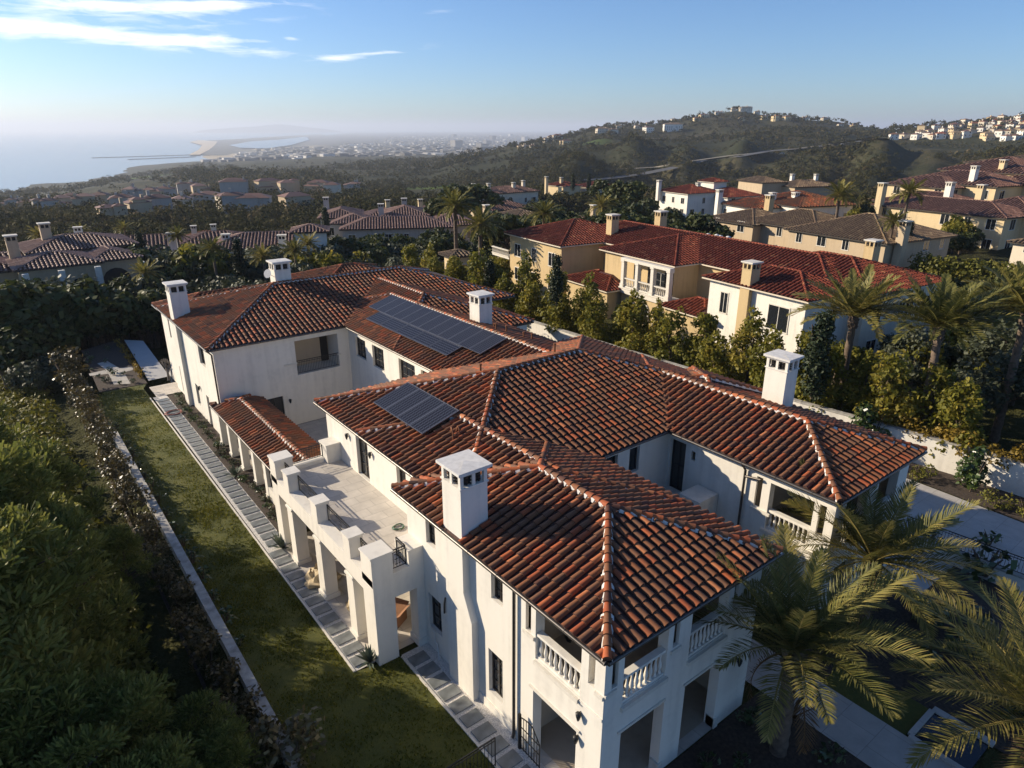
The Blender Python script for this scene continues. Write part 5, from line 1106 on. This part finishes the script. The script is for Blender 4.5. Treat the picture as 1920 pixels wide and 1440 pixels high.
# --- palms beyond the boundary wall and far ones
for i, (px, py, D, h, lab) in enumerate(((1602, 592, 50, 6.3, 'palm with straight ringed trunk in front of the red roofed villa'), (1762, 612, 48, 5.9, 'tall palm with long leaning bare trunk right of the red roofed villa'), (1925, 585, 52, 6.2, 'palm cut by the right edge beyond the olive trees'))):
    q = atD(px, py, D); ln = ((.1, .05), (1.0, .6), (.3, .2))[i]; plant('palmT%d' % i, mk_palm(q.z, 4.1, 44, .22, False, 20+i, lo=.25, den=34, wd=.05, lean=ln), (q.x-ln[0], q.y-ln[1], 0), 0., 1., lab, 'palm tree', 'palms beyond the boundary wall', sz=1)
FP = [(853, 385, 92, 9., 'tall thick palm standing above the olive grove, left of its pair'), (900, 420, 88, 6.4, 'shorter bushy palm right of the tall palm'), (1020, 400, 95, 4.6, 'round palm in front of the tan roofed villa'), (1128, 385, 120, 5, 'palm behind the first red roof chimney'), (1575, 365, 112, 6.5, 'palm standing behind the tan shingle villa'), (1705, 360, 125, 5., 'palm above the tall end chimney of the cream villa'),
      (330, 425, 112, 6, 'tall palm between the red brown villa and the tower villa'), (395, 445, 88, 4.5, 'low spreading palm in front of the pink roofs'), (268, 490, 82, 4.5, 'dark palm at the right end of the far left villa'), (70, 425, 130, 6, 'yellowish palm behind the far left villa'), (490, 460, 84, 4.6, 'dark palm left of the olive grove'), (550, 450, 90, 4.2, 'small palm right of the dark palm'), (575, 440, 96, 5, 'palm in front of the long grey villa'), (230, 415, 150, 5, 'palm near the bright lawn'), (148, 420, 140, 5, 'leaning palm left of the bright lawn'), (1680, 395, 100, 3.5, 'small palm beside the cream villa wall')]
for i, (px, py, D, h, lab) in enumerate(FP):
    q = atD(px, py, D); g_ = max(Hs(q.x, q.y), q.z-11); plant('palmF%d' % (i % 4), mk_palm(6.0, 3.6, 34, .24, False, 30+i % 4, lo=-.4, den=20, wd=.09), (q.x, q.y, q.z-6.0*(.95 if i in (0, 1) else .8 if i < 6 else .58)-(0 if i < 6 else 1.2)), None, .95 if i in (0, 1) else .8 if i < 6 else .58, lab, 'palm tree', 'palms among the villas', sz=1.)
# --- tree row behind the boundary wall
for i in range(30):
    f = i/29; y = 3.2+f*60; x = 33.2-.062*y+rnd.uniform(-.3, .3)+(1.0 if i % 2 else 0)
    hgt = (1.0, .94, 1.08, .9, 1.04)[i % 5]*rnd.uniform(.95, 1.05)
    plant('col%d' % (i % 4), mk_column(40+i % 4, 5.3+.3*(i % 4), 1.5), (x, y, 0), None, hgt, 'yellow green tree, %s from the right in the row behind the boundary wall' % ORD[i], 'tree', 'tree row behind the boundary wall')
for i in range(18):
    y = 8+i*3.1; x = 31.2-.062*y-1.1+rnd.uniform(-.3, .2); plant('young%d' % (i % 2), mk_shrub(60+i % 2, 2.0, .75, 'glossy', .1, 130, 'garden_shrub', 11, 1.1), (x, y, 0), None, rnd.uniform(.8, 1.15), 'dark glossy shrub planted against the white boundary wall, %s from the right' % ORD[i], 'shrub', 'shrubs against the boundary wall')
plant('cit', mk_shrub(70, 2.9, 1.05, 'glossy', .11, 420, 'citrus_tree', 16, 1.15), (30.6, 1.2, 0), None, 1., 'open glossy tree standing alone in front of the white wall at right', 'tree')
plant('cit', None, (30.9, 7.2, 0), None, 1.25, 'glossy tree against the wall beside the right chimney', 'tree')
for i, (x, y) in enumerate(((29.9, 3.6), (30., 5.0), (30.2, -1.6), (30.4, -2.8), (29.7, -.4), (30.9, -4.4))): plant('ball%d' % (i % 2), mk_shrub(74+i % 2, 1.0, .85, 'gold' if i % 2 else 'shrub', .07, 240, 'ball_shrub', 9, .9), (x, y, 0), None, 1., 'low rounded golden green shrub in the bed below the white wall', 'shrub', 'low shrubs in the drive bed')
h_ = MB(); rng = np.random.default_rng(5); cl = [(33.35+rng.uniform(-.35, .35)-.056*(y+14), y, rng.uniform(1.6, 2.45), .45) for y in np.arange(-14, 8.5, .16)]
V, T = clump_crown(rng, cl, 300, .085, .55, .9); e = empty('boundary_hedge', (33.4, 0, 0), label='clipped golden hedge running along the top of the boundary wall at right', cat='hedge'); o = quads('foliage', V-np.array([33.4, 0, 0]), T, M['gold'], e)
for i, (x, y, s) in enumerate(((38.5, -1, 1.0), (41, 3.5, 1.1), (37.5, 4.5, .9), (44, -3, 1.15), (46.5, 5, 1.2), (42, -8, 1.1), (50, 0, 1.2), (39, 9.5, .8), (48, -9, 1.2), (37, -6, .9), (54, -6, 1.2), (45, 11, 1.0))):
    plant('oliv%d' % (i % 3), mk_round(80+i % 3, 5.2, 2.5, 'olive', .12, 150, 'olive_tree', 22, .75, .16, .58), (x, y, 0), None, s, 'grey green olive tree in the shady grove at right, %s of twelve' % ORD[i], 'tree', 'olive trees right of the villa')
# cypresses
CY = [(918, 500, 70, 4.5, 'dark cypress at the left end of the red roofed villa'), (888, 470, 74, 4.2, 'small cypress under the pair of palms'), (1045, 490, 60.5, 4.2, 'slim cypress against the ochre wall'), (1548, 600, 47, 5.5, 'dark cypress in the shade behind the white wing'), (1708, 425, 104, 5, 'cypress beside the cream villa window'), (1622, 395, 112, 5, 'cypress near the tall end chimney'), (1636, 400, 112, 4.6, 'second cypress near the tall end chimney'), (216, 455, 108, 5.5, 'leftmost of three cypresses before the red brown villa'), (224, 452, 108, 6, 'middle of three cypresses before the red brown villa'), (260, 448, 108, 6, 'rightmost of three cypresses before the red brown villa'), (443, 460, 88, 5, 'cypress in front of the pink roofs'), (608, 400, 128, 5, 'cypress at the corner of the long grey villa'), (1075, 335, 270, 6, 'cypress by the yellow villa'), (1105, 335, 270, 6, 'cypress between red roofs far off')]
for i, (px, py, D, h, lab) in enumerate(CY):
    q = atD(px, py-10, D); plant('cyp', mk_column(90, 5.2, .48, 'cypress', .09, 'cypress_tree'), (q.x, q.y, q.z-h), None, h/5.2, lab, 'cypress', 'cypresses among the villas', sz=1.)
# --- pines on the left bank
PN = [(215, 1000, 2.8, 1), (95, 1000, 5.6, 1), (40, 1100, 5.2, 1), (115, 1290, 4.8, 1), (240, 1310, 4.2, 1), (370, 1330, 3.2, 1), (20, 1330, 5.2, 1), (300, 1425, 3.6, 1), (150, 1420, 4.4, 1), (60, 850, 5.6, 1), (-60, 950, 6.8, 1), (-90, 1150, 6.4, 1), (420, 1432, 1.6, 1), (-60, 780, 6.4, 1)]
PN += [(-20, 880, 7.6, 1), (-25, 1010, 7.4, 1), (-90, 1085, 7.4, 1), (-40, 1230, 6.6, 1)]
inframe = sorted([i for i, v in enumerate(PN) if v[0] > -10 and v[1] < 1440], key=lambda i: -PN[i][1])
for i, (px, py, zt, s) in enumerate(PN):
    q = at(px, py, zt); g_ = Hs(q.x, q.y); s_ = max(.6, (zt-g_)/6.3)
    lab = 'small pine top standing alone beside the dark mulch path' if i == 0 else ('soft needled pine on the left bank, %s from the bottom of the photo' % ORD[inframe.index(i)] if i in inframe else 'tall pine on the left bank just outside the left edge of the photo')
    plant('pine%d' % (i % 3), mk_pine(100+i % 3), (q.x, q.y, g_-.1), None, s_, lab, 'pine tree', 'pines on the left bank', sz=1.)
# --- photinia row behind the low garden wall
for i in range(24):
    y = 4.5+i*1.95; x = -7.25+rnd.uniform(-.15, .15); h = .78 if i < 12 else .98
    plant('pho%d' % (i % 3), mk_shrub(110+i % 3, 2.3, .95, 'photinia', .085, 330, 'photinia_shrub', 14, 1.15), (x, y, -.5), None, h*rnd.uniform(.85, 1.12), 'reddish glossy hedge shrub behind the low garden wall, %s from the near end' % ORD[i], 'shrub', 'reddish shrubs along the garden wall')
plant('pho0', None, (-6.5, 7.3, -.3), None, 1.25, 'leafy shrub poking above the near end of the garden wall', 'shrub')
plant('pho1', None, (-7.6, 51.5, 0), None, 1.6, 'tall dark shrub at the far end of the hedge row', 'shrub')
for i in range(16):
    y = 14+i*1.75; plant('under', mk_shrub(118, .7, .42, 'glossy', .07, 260, 'strap_plant', 8), (-6.05, y, 0), None, rnd.uniform(.7, 1.2), 'low green clump along the lawn side of the garden wall', 'plant', 'low clumps beside the lawn')
# --- shrubs covering the bank (too many to count)
rng = np.random.default_rng(9); cl = []
for k in range(2600):
    px, py = rng.uniform(-60, 330), rng.uniform(560, 860); d = ray(px, py); D = rng.uniform(26, 90) if k % 3 else rng.uniform(16, 50)
    a = math.atan2(d.x, d.y); x, y = CAM.x+math.sin(a)*D, CAM.y+math.cos(a)*D
    if x > -9.2 and y < 62: continue
    if x > -7.5: continue
    cl.append((x, y, Hs(x, y)+rng.uniform(.05, .5), rng.uniform(.35, .95)))
V, T = clump_crown(rng, cl, 70, .13, .55, .75); o = quads('bank_shrubs', V, T, M['shrub']); tag(o, 'low mixed shrubs covering the bank left of the garden', 'shrubs', kind='stuff')
# --- grass blades over the lawn
rng = np.random.default_rng(33); n = 70000; yy = np.where(rng.random(n) < .75, rng.uniform(-4, 26, n), rng.uniform(26, 48.5, n)); xr = np.where(yy < 9.7, -1.25, -3.1); xx = -6.3+(xr+6.3)*rng.random(n); keep = fbm(xx*1.3, yy*1.3, 3, 8)+.25 > rng.random(n)*.5; xx, yy = xx[keep], yy[keep]; n = len(xx)
a = rng.uniform(0, 6.28, n); hgt = .035+.05*rng.random(n); w_ = .012+.016*rng.random(n); lx, ly = rng.normal(0, .025, n), rng.normal(0, .025, n); b0 = np.stack([xx, yy, np.full(n, .004)], -1); sd = np.stack([np.cos(a)*w_, np.sin(a)*w_, 0*a], -1); tp = b0+np.stack([lx, ly, hgt], -1)
o = quads('grass', np.stack([b0-sd, b0+sd, tp+sd*.4, tp-sd*.4], 1), np.clip(rng.normal(.5, .22, n)+fbm(xx*.5, yy*.5, 3, 2)*.8, 0, 1), leafmat('grass_blade', [(0, (.045, .058, .006)), (.6, (.125, .13, .01)), (1, (.22, .19, .02))], .3)); tag(o, 'short grass blades of the side lawn', 'grass', kind='stuff')
# --- agaves and bed plants
def mk_agave():
    e = empty('agave'); V, T = [], []; rg = np.random.default_rng(3)
    for k in range(34):
        a = k*2.4; el = rg.uniform(.25, 1.35); L_ = rg.uniform(.6, .85); d = np.array([math.cos(a)*math.cos(el), math.sin(a)*math.cos(el), math.sin(el)]); s = np.array([-math.sin(a), math.cos(a), 0]); p1 = d*L_*.5; p2 = d*L_+np.array([0, 0, -.06])
        V += [[-s*.04, s*.04, p1+s*.06, p1-s*.06], [p1-s*.06, p1+s*.06, p2+s*.004, p2-s*.004]]; t_ = rg.uniform(.2, .9); T += [t_, t_]
    quads('leaves', np.array(V), T, M['agave'], e); return e
for (x, y, s, lab) in ((-2.35, 10.0, 1.0, 'dark spiky agave at the foot of the near arcade pier'), (-2.25, 19.6, 1.15, 'large spiky agave at the far end of the arcade'), (-1.75, 28.6, 1.0, 'spiky agave in the bed beside the colonnade'), (12.9, -.3, .9, 'agave in the shade below the right wing')):
    plant('agave', mk_agave, (x, y, .02), None, s, lab, 'agave')
for i in range(26):
    y = 21+i*.92
    if 28 < y < 30: continue
    plant('bed%d' % (i % 2), mk_shrub(120+i % 2, .42, .5, 'glossy' if i % 2 else 'olive', .06, 320, 'bed_plant', 9, .7), (-1.45+rnd.uniform(-.15, .15), y, 0), None, rnd.uniform(.7, 1.1), 'small bushy plant in the bed between path and white wall', 'plant', 'bed plants beside the colonnade')
for i in range(26):
    x, y = rnd.uniform(.4, 7.8), rnd.uniform(-6, -.6)
    if (x-6.5)**2+(y+1.9)**2 < .4: continue
    plant('dark%d' % (i % 2), mk_shrub(124+i % 2, .6, .5, 'glossy', .08, 220, 'bed_shrub', 8, .8), (x, y, 0), None, rnd.uniform(.7, 1.3), 'dark bed shrub in the shade in front of the corner tower', 'shrub', 'shaded bed shrubs by the front walk')
for i in range(22):
    x, y = rnd.uniform(12.6, 21.8), rnd.uniform(-8, -1.2); plant('dark%d' % (i % 2), None, (x, y, 0), None, rnd.uniform(1.0, 2.0), 'dark shrub in the shaded court beyond the palms', 'shrub', 'shaded court shrubs')
for i, (x, y, s) in enumerate(((22.5, -2.3, 2.6), (21.8, 1.5, 1.8), (25.5, -1.5, 1.4), (23.4, .4, 1.6))): plant('dark0', None, (x, y, 0), None, s, 'dark potted bush by the planter wall, %s from the house' % ORD[i], 'shrub', 'bushes by the planter wall')
def mk_redplant():
    e = empty('flax_plant'); rg = np.random.default_rng(8); V, T = [], []
    for k in range(60):
        a = rg.uniform(0, 6.28); el = rg.uniform(.3, 1.4); L_ = rg.uniform(.5, .9); d = np.array([math.cos(a)*math.cos(el), math.sin(a)*math.cos(el), math.sin(el)]); s = np.array([-math.sin(a), math.cos(a), 0])*.03; V.append([-s, s, d*L_+s*.3, d*L_-s*.3]); T.append(rg.uniform(0, 1))
    quads('leaves', np.array(V), T, M['rust'], e); return e
plant('flax', mk_redplant, (8.0, -1.4, 0), None, 1.1, 'dark red flax plant beside the first big palm', 'plant'); plant('flax', None, (4.4, -3.1, 0), None, .9, 'dark red flax plant at the bottom edge left of the palm trunk', 'plant')
# far garden: bare frangipani, golden hedge, small shrubs
e = empty('frangipani', (-.9, 48.9, 0), label='bare branched grey frangipani by the far corner of the house', cat='tree'); m = MB()
def br(p, d, L_, r, dep):
    q = p+d*L_; m.tube([p, q], [r, r*.75], 5)
    if dep:
        for k in range(2 if dep < 3 else 3):
            a = rnd.uniform(0, 6.28); nd = (d+Vector((math.cos(a), math.sin(a), .25))*.65).normalized(); br(q, nd, L_*.78, r*.7, dep-1)
br(Vector((-.9, 48.9, -.1)), Vector((0, 0, 1)), .6, .12, 4); m.build('trunk', plain('grey_bark', (.2, .17, .14), .9, .2, 5), e)
for i in range(12): plant('gold%d' % (i % 2), mk_shrub(130+i % 2, .6, .42, 'gold', .07, 260, 'golden_shrub', 8, .9), (-2.6+.02*i, 50.6+i*1.05, 0), None, rnd.uniform(.85, 1.1), 'golden clipped shrub lining the white far path', 'shrub', 'golden shrubs by the far path')
for i in range(14): plant('dark%d' % (i % 2), None, (rnd.uniform(-5.6, -3), rnd.uniform(49.6, 62), 0), None, rnd.uniform(.5, .9), 'low shrub in the far garden bed', 'shrub', 'far garden bed shrubs')
# --- trees between the villas
def scatter(n, px0, px1, py0, py1, D0, D1, kinds, grp, seed, sc=(.8, 1.2), lab=None):
    rg = random.Random(seed)
    for i in range(n):
        D = D0*(D1/D0)**rg.random(); px = rg.uniform(px0, px1); x, y = azD(px, D); k, mk, lb = kinds[rg.randrange(len(kinds))]
        if any(abs(x-v[0]) < v[2] and abs(y-v[1]) < v[3] for v in AVOID): continue
        plant(k, mk, (x, y, Hs(x, y)-.2), None, rg.uniform(*sc), lb, 'tree', grp)
AVOID = [(-1.5, 55, 6.5, 12), (9, 24, 10.5, 25)]
for o in bpy.data.objects:
    if o.name.startswith('villa'):
        for ch in o.children:
            if ch.name.startswith('wall'):
                bb = [Vector(c)+o.location for c in ch.bound_box]; xs = [b.x for b in bb]; ys = [b.y for b in bb]; AVOID.append(((min(xs)+max(xs))/2, (min(ys)+max(ys))/2, (max(xs)-min(xs))/2+1.2, (max(ys)-min(ys))/2+1.2))
OAK = [('oak%d' % k, mk_round(140+k, 6.2, 3.0, 'wood', .24, 62, 'oak_tree', 26), None) for k in range(3)]; OLV = [('ol%d' % k, mk_round(150+k, 4.4, 2.7, 'olive', .17, 90, 'olive_tree', 24, .7, .18, .5), None) for k in range(2)]; HG = [('yg%d' % k, mk_round(160+k, 5.4, 2.2, 'hedge', .2, 80, 'ficus_tree', 22, .9), None) for k in range(2)]
def lb(ks, s): return [(a, b, s) for a, b, _ in ks]
scatter(60, 250, 840, 0, 0, 66, 96, lb(OLV, 'grey green olive tree in the grove behind the mansion'), 'olive grove behind the mansion', 1, (1.0, 1.4))
scatter(30, 250, 830, 0, 0, 64, 90, lb(OAK, 'dark round oak in the grove behind the mansion'), 'dark oaks in the grove behind the mansion', 2, (.55, .85))
scatter(90, -20, 300, 0, 0, 72, 89, lb(OAK, 'dark bushy tree on the slope below the far left villa'), 'bushy trees below the far left villa', 3, (.85, 1.15)); scatter(16, 30, 300, 0, 0, 68, 78, lb(OLV, 'pale olive in front of the far left villa porch'), 'olives before the far left villa', 31, (.8, 1.0))
scatter(60, 240, 720, 0, 0, 92, 150, lb(OAK+HG, 'green garden tree among the middle villas'), 'garden trees among the middle villas', 4, (.7, 1.1)); scatter(60, -20, 420, 0, 0, 90, 200, lb(OAK+HG, 'garden tree among the far left villas'), 'garden trees among the far left villas', 5, (.7, 1.1))
for i, (px, py, D, s, ls) in enumerate(((870, 375, 165, 2.0, 'broadest dark round tree behind the pair of tall palms'), (905, 372, 165, 1.6, 'dark round tree right of the broadest one'), (830, 392, 150, 1.3, 'dark tree left of the tall palm'), (1180, 365, 170, 1.7, 'big dark tree left of the white loggia villa'), (1130, 360, 180, 1.2, 'dark tree left of the bigger dark tree near the loggia villa'))):
    q = atD(px, py, D); plant('oak%d' % (i % 3), None, (q.x, q.y, q.z-5.0*s*.75), None, s, ls, 'tree')
scatter(60, 700, 1320, 0, 0, 105, 240, lb(OAK, 'dark oak in the belt of trees behind the red roofed villa'), 'oak belt behind the red roofed villa', 6, (.75, 1.25)); scatter(44, 860, 1340, 0, 0, 86, 118, lb(HG+OAK, 'green tree just behind the red roofed villa'), 'trees just behind the red roofed villa', 7, (.7, 1.0))
scatter(16, 1270, 1420, 0, 0, 84, 110, lb(HG, 'yellow green tree left of the tan shingle villa'), 'yellow green trees left of the tan villa', 8, (.7, 1.)); scatter(10, 1400, 1640, 0, 0, 78, 84, lb(HG, 'yellow green tree in front of the tan shingle villa'), 'yellow green trees in front of the tan villa', 9, (.5, .75))
scatter(44, 1480, 1800, 0, 0, 112, 200, lb(OAK+HG, 'tree on the ridge behind the tan and cream villas'), 'trees on the right ridge', 10, (.6, 1.0)); scatter(44, 1690, 1990, 0, 0, 62, 94, lb(OAK+OLV, 'green tree between the right grove and the cream villa'), 'trees below the cream villa', 12, (.5, .75)); scatter(34, 1500, 1980, 0, 0, 56, 72, lb(HG+OLV, 'tree behind the three boundary palms'), 'trees behind the boundary palms', 13, (.5, .8))
def screen(px0, px1, step, top0, top1, D0, D1, kinds, grp, seed):
    rg = random.Random(seed); px = px0
    while px < px1:
        q = atD(px, rg.uniform(top0, top1), rg.uniform(D0, D1)); k, mk, lb_ = kinds[rg.randrange(len(kinds))]; g_ = Hs(q.x, q.y); hb = {'o': 6.2, 'y': 5.4}[k[0]] if k[:2] != 'ol' else 4.4; s_ = min(1.6, max(.5, (q.z-g_)/hb))
        if not any(abs(q.x-v[0]) < v[2]-.6 and abs(q.y-v[1]) < v[3]-.6 for v in AVOID): plant(k, mk, (q.x, q.y, q.z-hb*s_-.1), None, s_, lb_, 'tree', grp, sz=1)
        px += step*rg.uniform(.7, 1.3)
screen(-10, 300, 13, 516, 545, 76, 84, lb(OAK+OLV, 'tree in the dense screen right below the far left villa porch'), 'screen below the far left villa', 41)
screen(240, 630, 12, 452, 480, 92, 102, lb(OAK+OLV+HG, 'tree in the dense screen below the pink roofed tower villa'), 'screen below the tower villa', 42)
screen(600, 860, 12, 436, 462, 106, 122, lb(OAK+OLV, 'tree in the screen in front of the long grey villa'), 'screen before the long grey villa', 43)
screen(940, 1330, 14, 385, 412, 100, 130, lb(OAK, 'tree in the dark screen over the red roof ridge'), 'screen behind the red roof ridge', 44)
rng = np.random.default_rng(15); a_ = azD(1700, 100); b_ = azD(1905, 98); cl = [(a_[0]+(b_[0]-a_[0])*f+rng.uniform(-.8, .8), a_[1]+(b_[1]-a_[1])*f+rng.uniform(-.8, .8), rng.uniform(.6, 3.4)+.6, 1.0) for f in np.linspace(0, 1, 120)]
V, T = clump_crown(rng, cl, 60, .18, .6, .8); e = empty('clipped_hedge', (a_[0], a_[1], 0), label='long tall clipped hedge in front of the cream villa', cat='hedge'); quads('foliage', V-np.array([a_[0], a_[1], 0]), T, M['shrub'], e)
# --- far woods: one mass, nobody could count it
rng = np.random.default_rng(21); cl = []
def wood(n, px0, px1, D0, D1, hmin, hmax, dens=None, nj=3):
    k = 0
    while k < n:
        D = D0*(D1/D0)**rng.random(); px = rng.uniform(px0, px1); x, y = azD(px, D); k += 1
        if dens is not None and vnoise(np.array(x/dens), np.array(y/dens), 5) < .42+.2*rng.random(): continue
        z = Hs(x, y)
        if z < -125: continue
        h = rng.uniform(hmin, hmax)
        for j in range(nj): cl.append((x+rng.uniform(-.4, .4)*h, y+rng.uniform(-.4, .4)*h, z+h*rng.uniform(.3, .75), h*rng.uniform(.28, .5)))
wood(2600, -60, 760, 190, 700, 3, 6.5); wood(220, -60, 760, 250, 560, 6, 10); wood(3000, -40, 900, 600, 1900, 6, 13, 130.); wood(700, 700, 1350, 240, 420, 4, 8); wood(9500, 860, 2000, 420, 1550, 1.8, 6, 75.); wood(24000, 860, 2000, 400, 1300, 1.2, 4.0, 40., 1); wood(9000, 500, 1000, 600, 1600, 2, 5, 40., 1); wood(1500, 900, 2000, 1100, 1500, 4, 9, 60.); wood(900, 1500, 1980, 200, 420, 2, 5)
CLa = np.array(cl); DD = np.hypot(CLa[:, 0]-CAM.x, CLa[:, 1]-CAM.y); VV, TT = [], []
for sel, n_per, f0, f1 in ((DD < 620, 44, .11, .12), (DD >= 620, 12, .26, .2)):
    c_ = CLa[sel]; u = rng.normal(size=(len(c_), n_per, 3)); u[..., 2] = np.abs(u[..., 2])*1.1-.2; u /= np.linalg.norm(u, axis=2, keepdims=True); P_ = (c_[:, None, :3]+u*c_[:, None, 3:4]*(.8+.25*rng.random((len(c_), n_per, 1)))).reshape(-1, 3); Nn = (u*.8+rng.normal(size=u.shape)*.4).reshape(-1, 3); Nn /= np.linalg.norm(Nn, axis=1, keepdims=True); S_ = np.minimum(np.repeat(c_[:, 3], n_per), 2.6)*(f0+f1*rng.random(len(P_)))
    TT.append(np.clip(rng.normal(.4, .2, len(c_)).repeat(n_per)+rng.normal(0, .12, len(P_)), 0, 1)); VV.append(leafquads(P_, Nn, S_, .8, rng))
o = quads('woodland', np.concatenate(VV), np.concatenate(TT), M['farwood']); tag(o, 'woodland and scrub covering the slopes down to the coast and the far hills', 'woodland', kind='stuff')
# --- hazy town on the coastal plain
m = MB(); rg = random.Random(4)
for k in range(1700):
    D = 2600*(13000/2600)**rg.random(); px = rg.uniform(380, 1010); x, y = azD(px, D); z = Hs(x, y)
    if z < -124: continue
    w_, d_, h = rg.uniform(8, 26), rg.uniform(8, 22), rg.uniform(4, 11)
    if px > 850 and rg.random() < .03: h = rg.uniform(25, 60); w_ = d_ = 30
    m.box(x-w_, x+w_, y-d_, y+d_, z-3, z+h, 0, rg.random())
o = m.build('town', tintmat('town_walls', [(0, (.06, .06, .06)), (.75, (.16, .15, .14)), (1, (.6, .58, .54))], .8)); tag(o, 'hazy town spread over the coastal plain', 'town', kind='stuff')
# --- air
bpy.ops.mesh.primitive_cube_add(size=1); hz = bpy.context.object; hz.name = 'haze'; hz['kind'] = 'stuff'; hz.dimensions = (60000, 60000, 302); hz.location = (8000, 22000, 9.5); tag(hz, 'pale sea haze over the coast', 'haze')
mt = bpy.data.materials.new('haze'); mt.use_nodes = True; t = NT(mt.node_tree); t.n.clear(); out = t.add('ShaderNodeOutputMaterial'); v = t.add('ShaderNodeVolumePrincipled'); v.inputs['Color'].default_value = (.78, .86, 1, 1); v.inputs['Density'].default_value = 1.0e-4; v.inputs['Anisotropy'].default_value = .25
t.link(v.outputs[0], out.inputs['Volume']); hz.data.materials.append(mt)
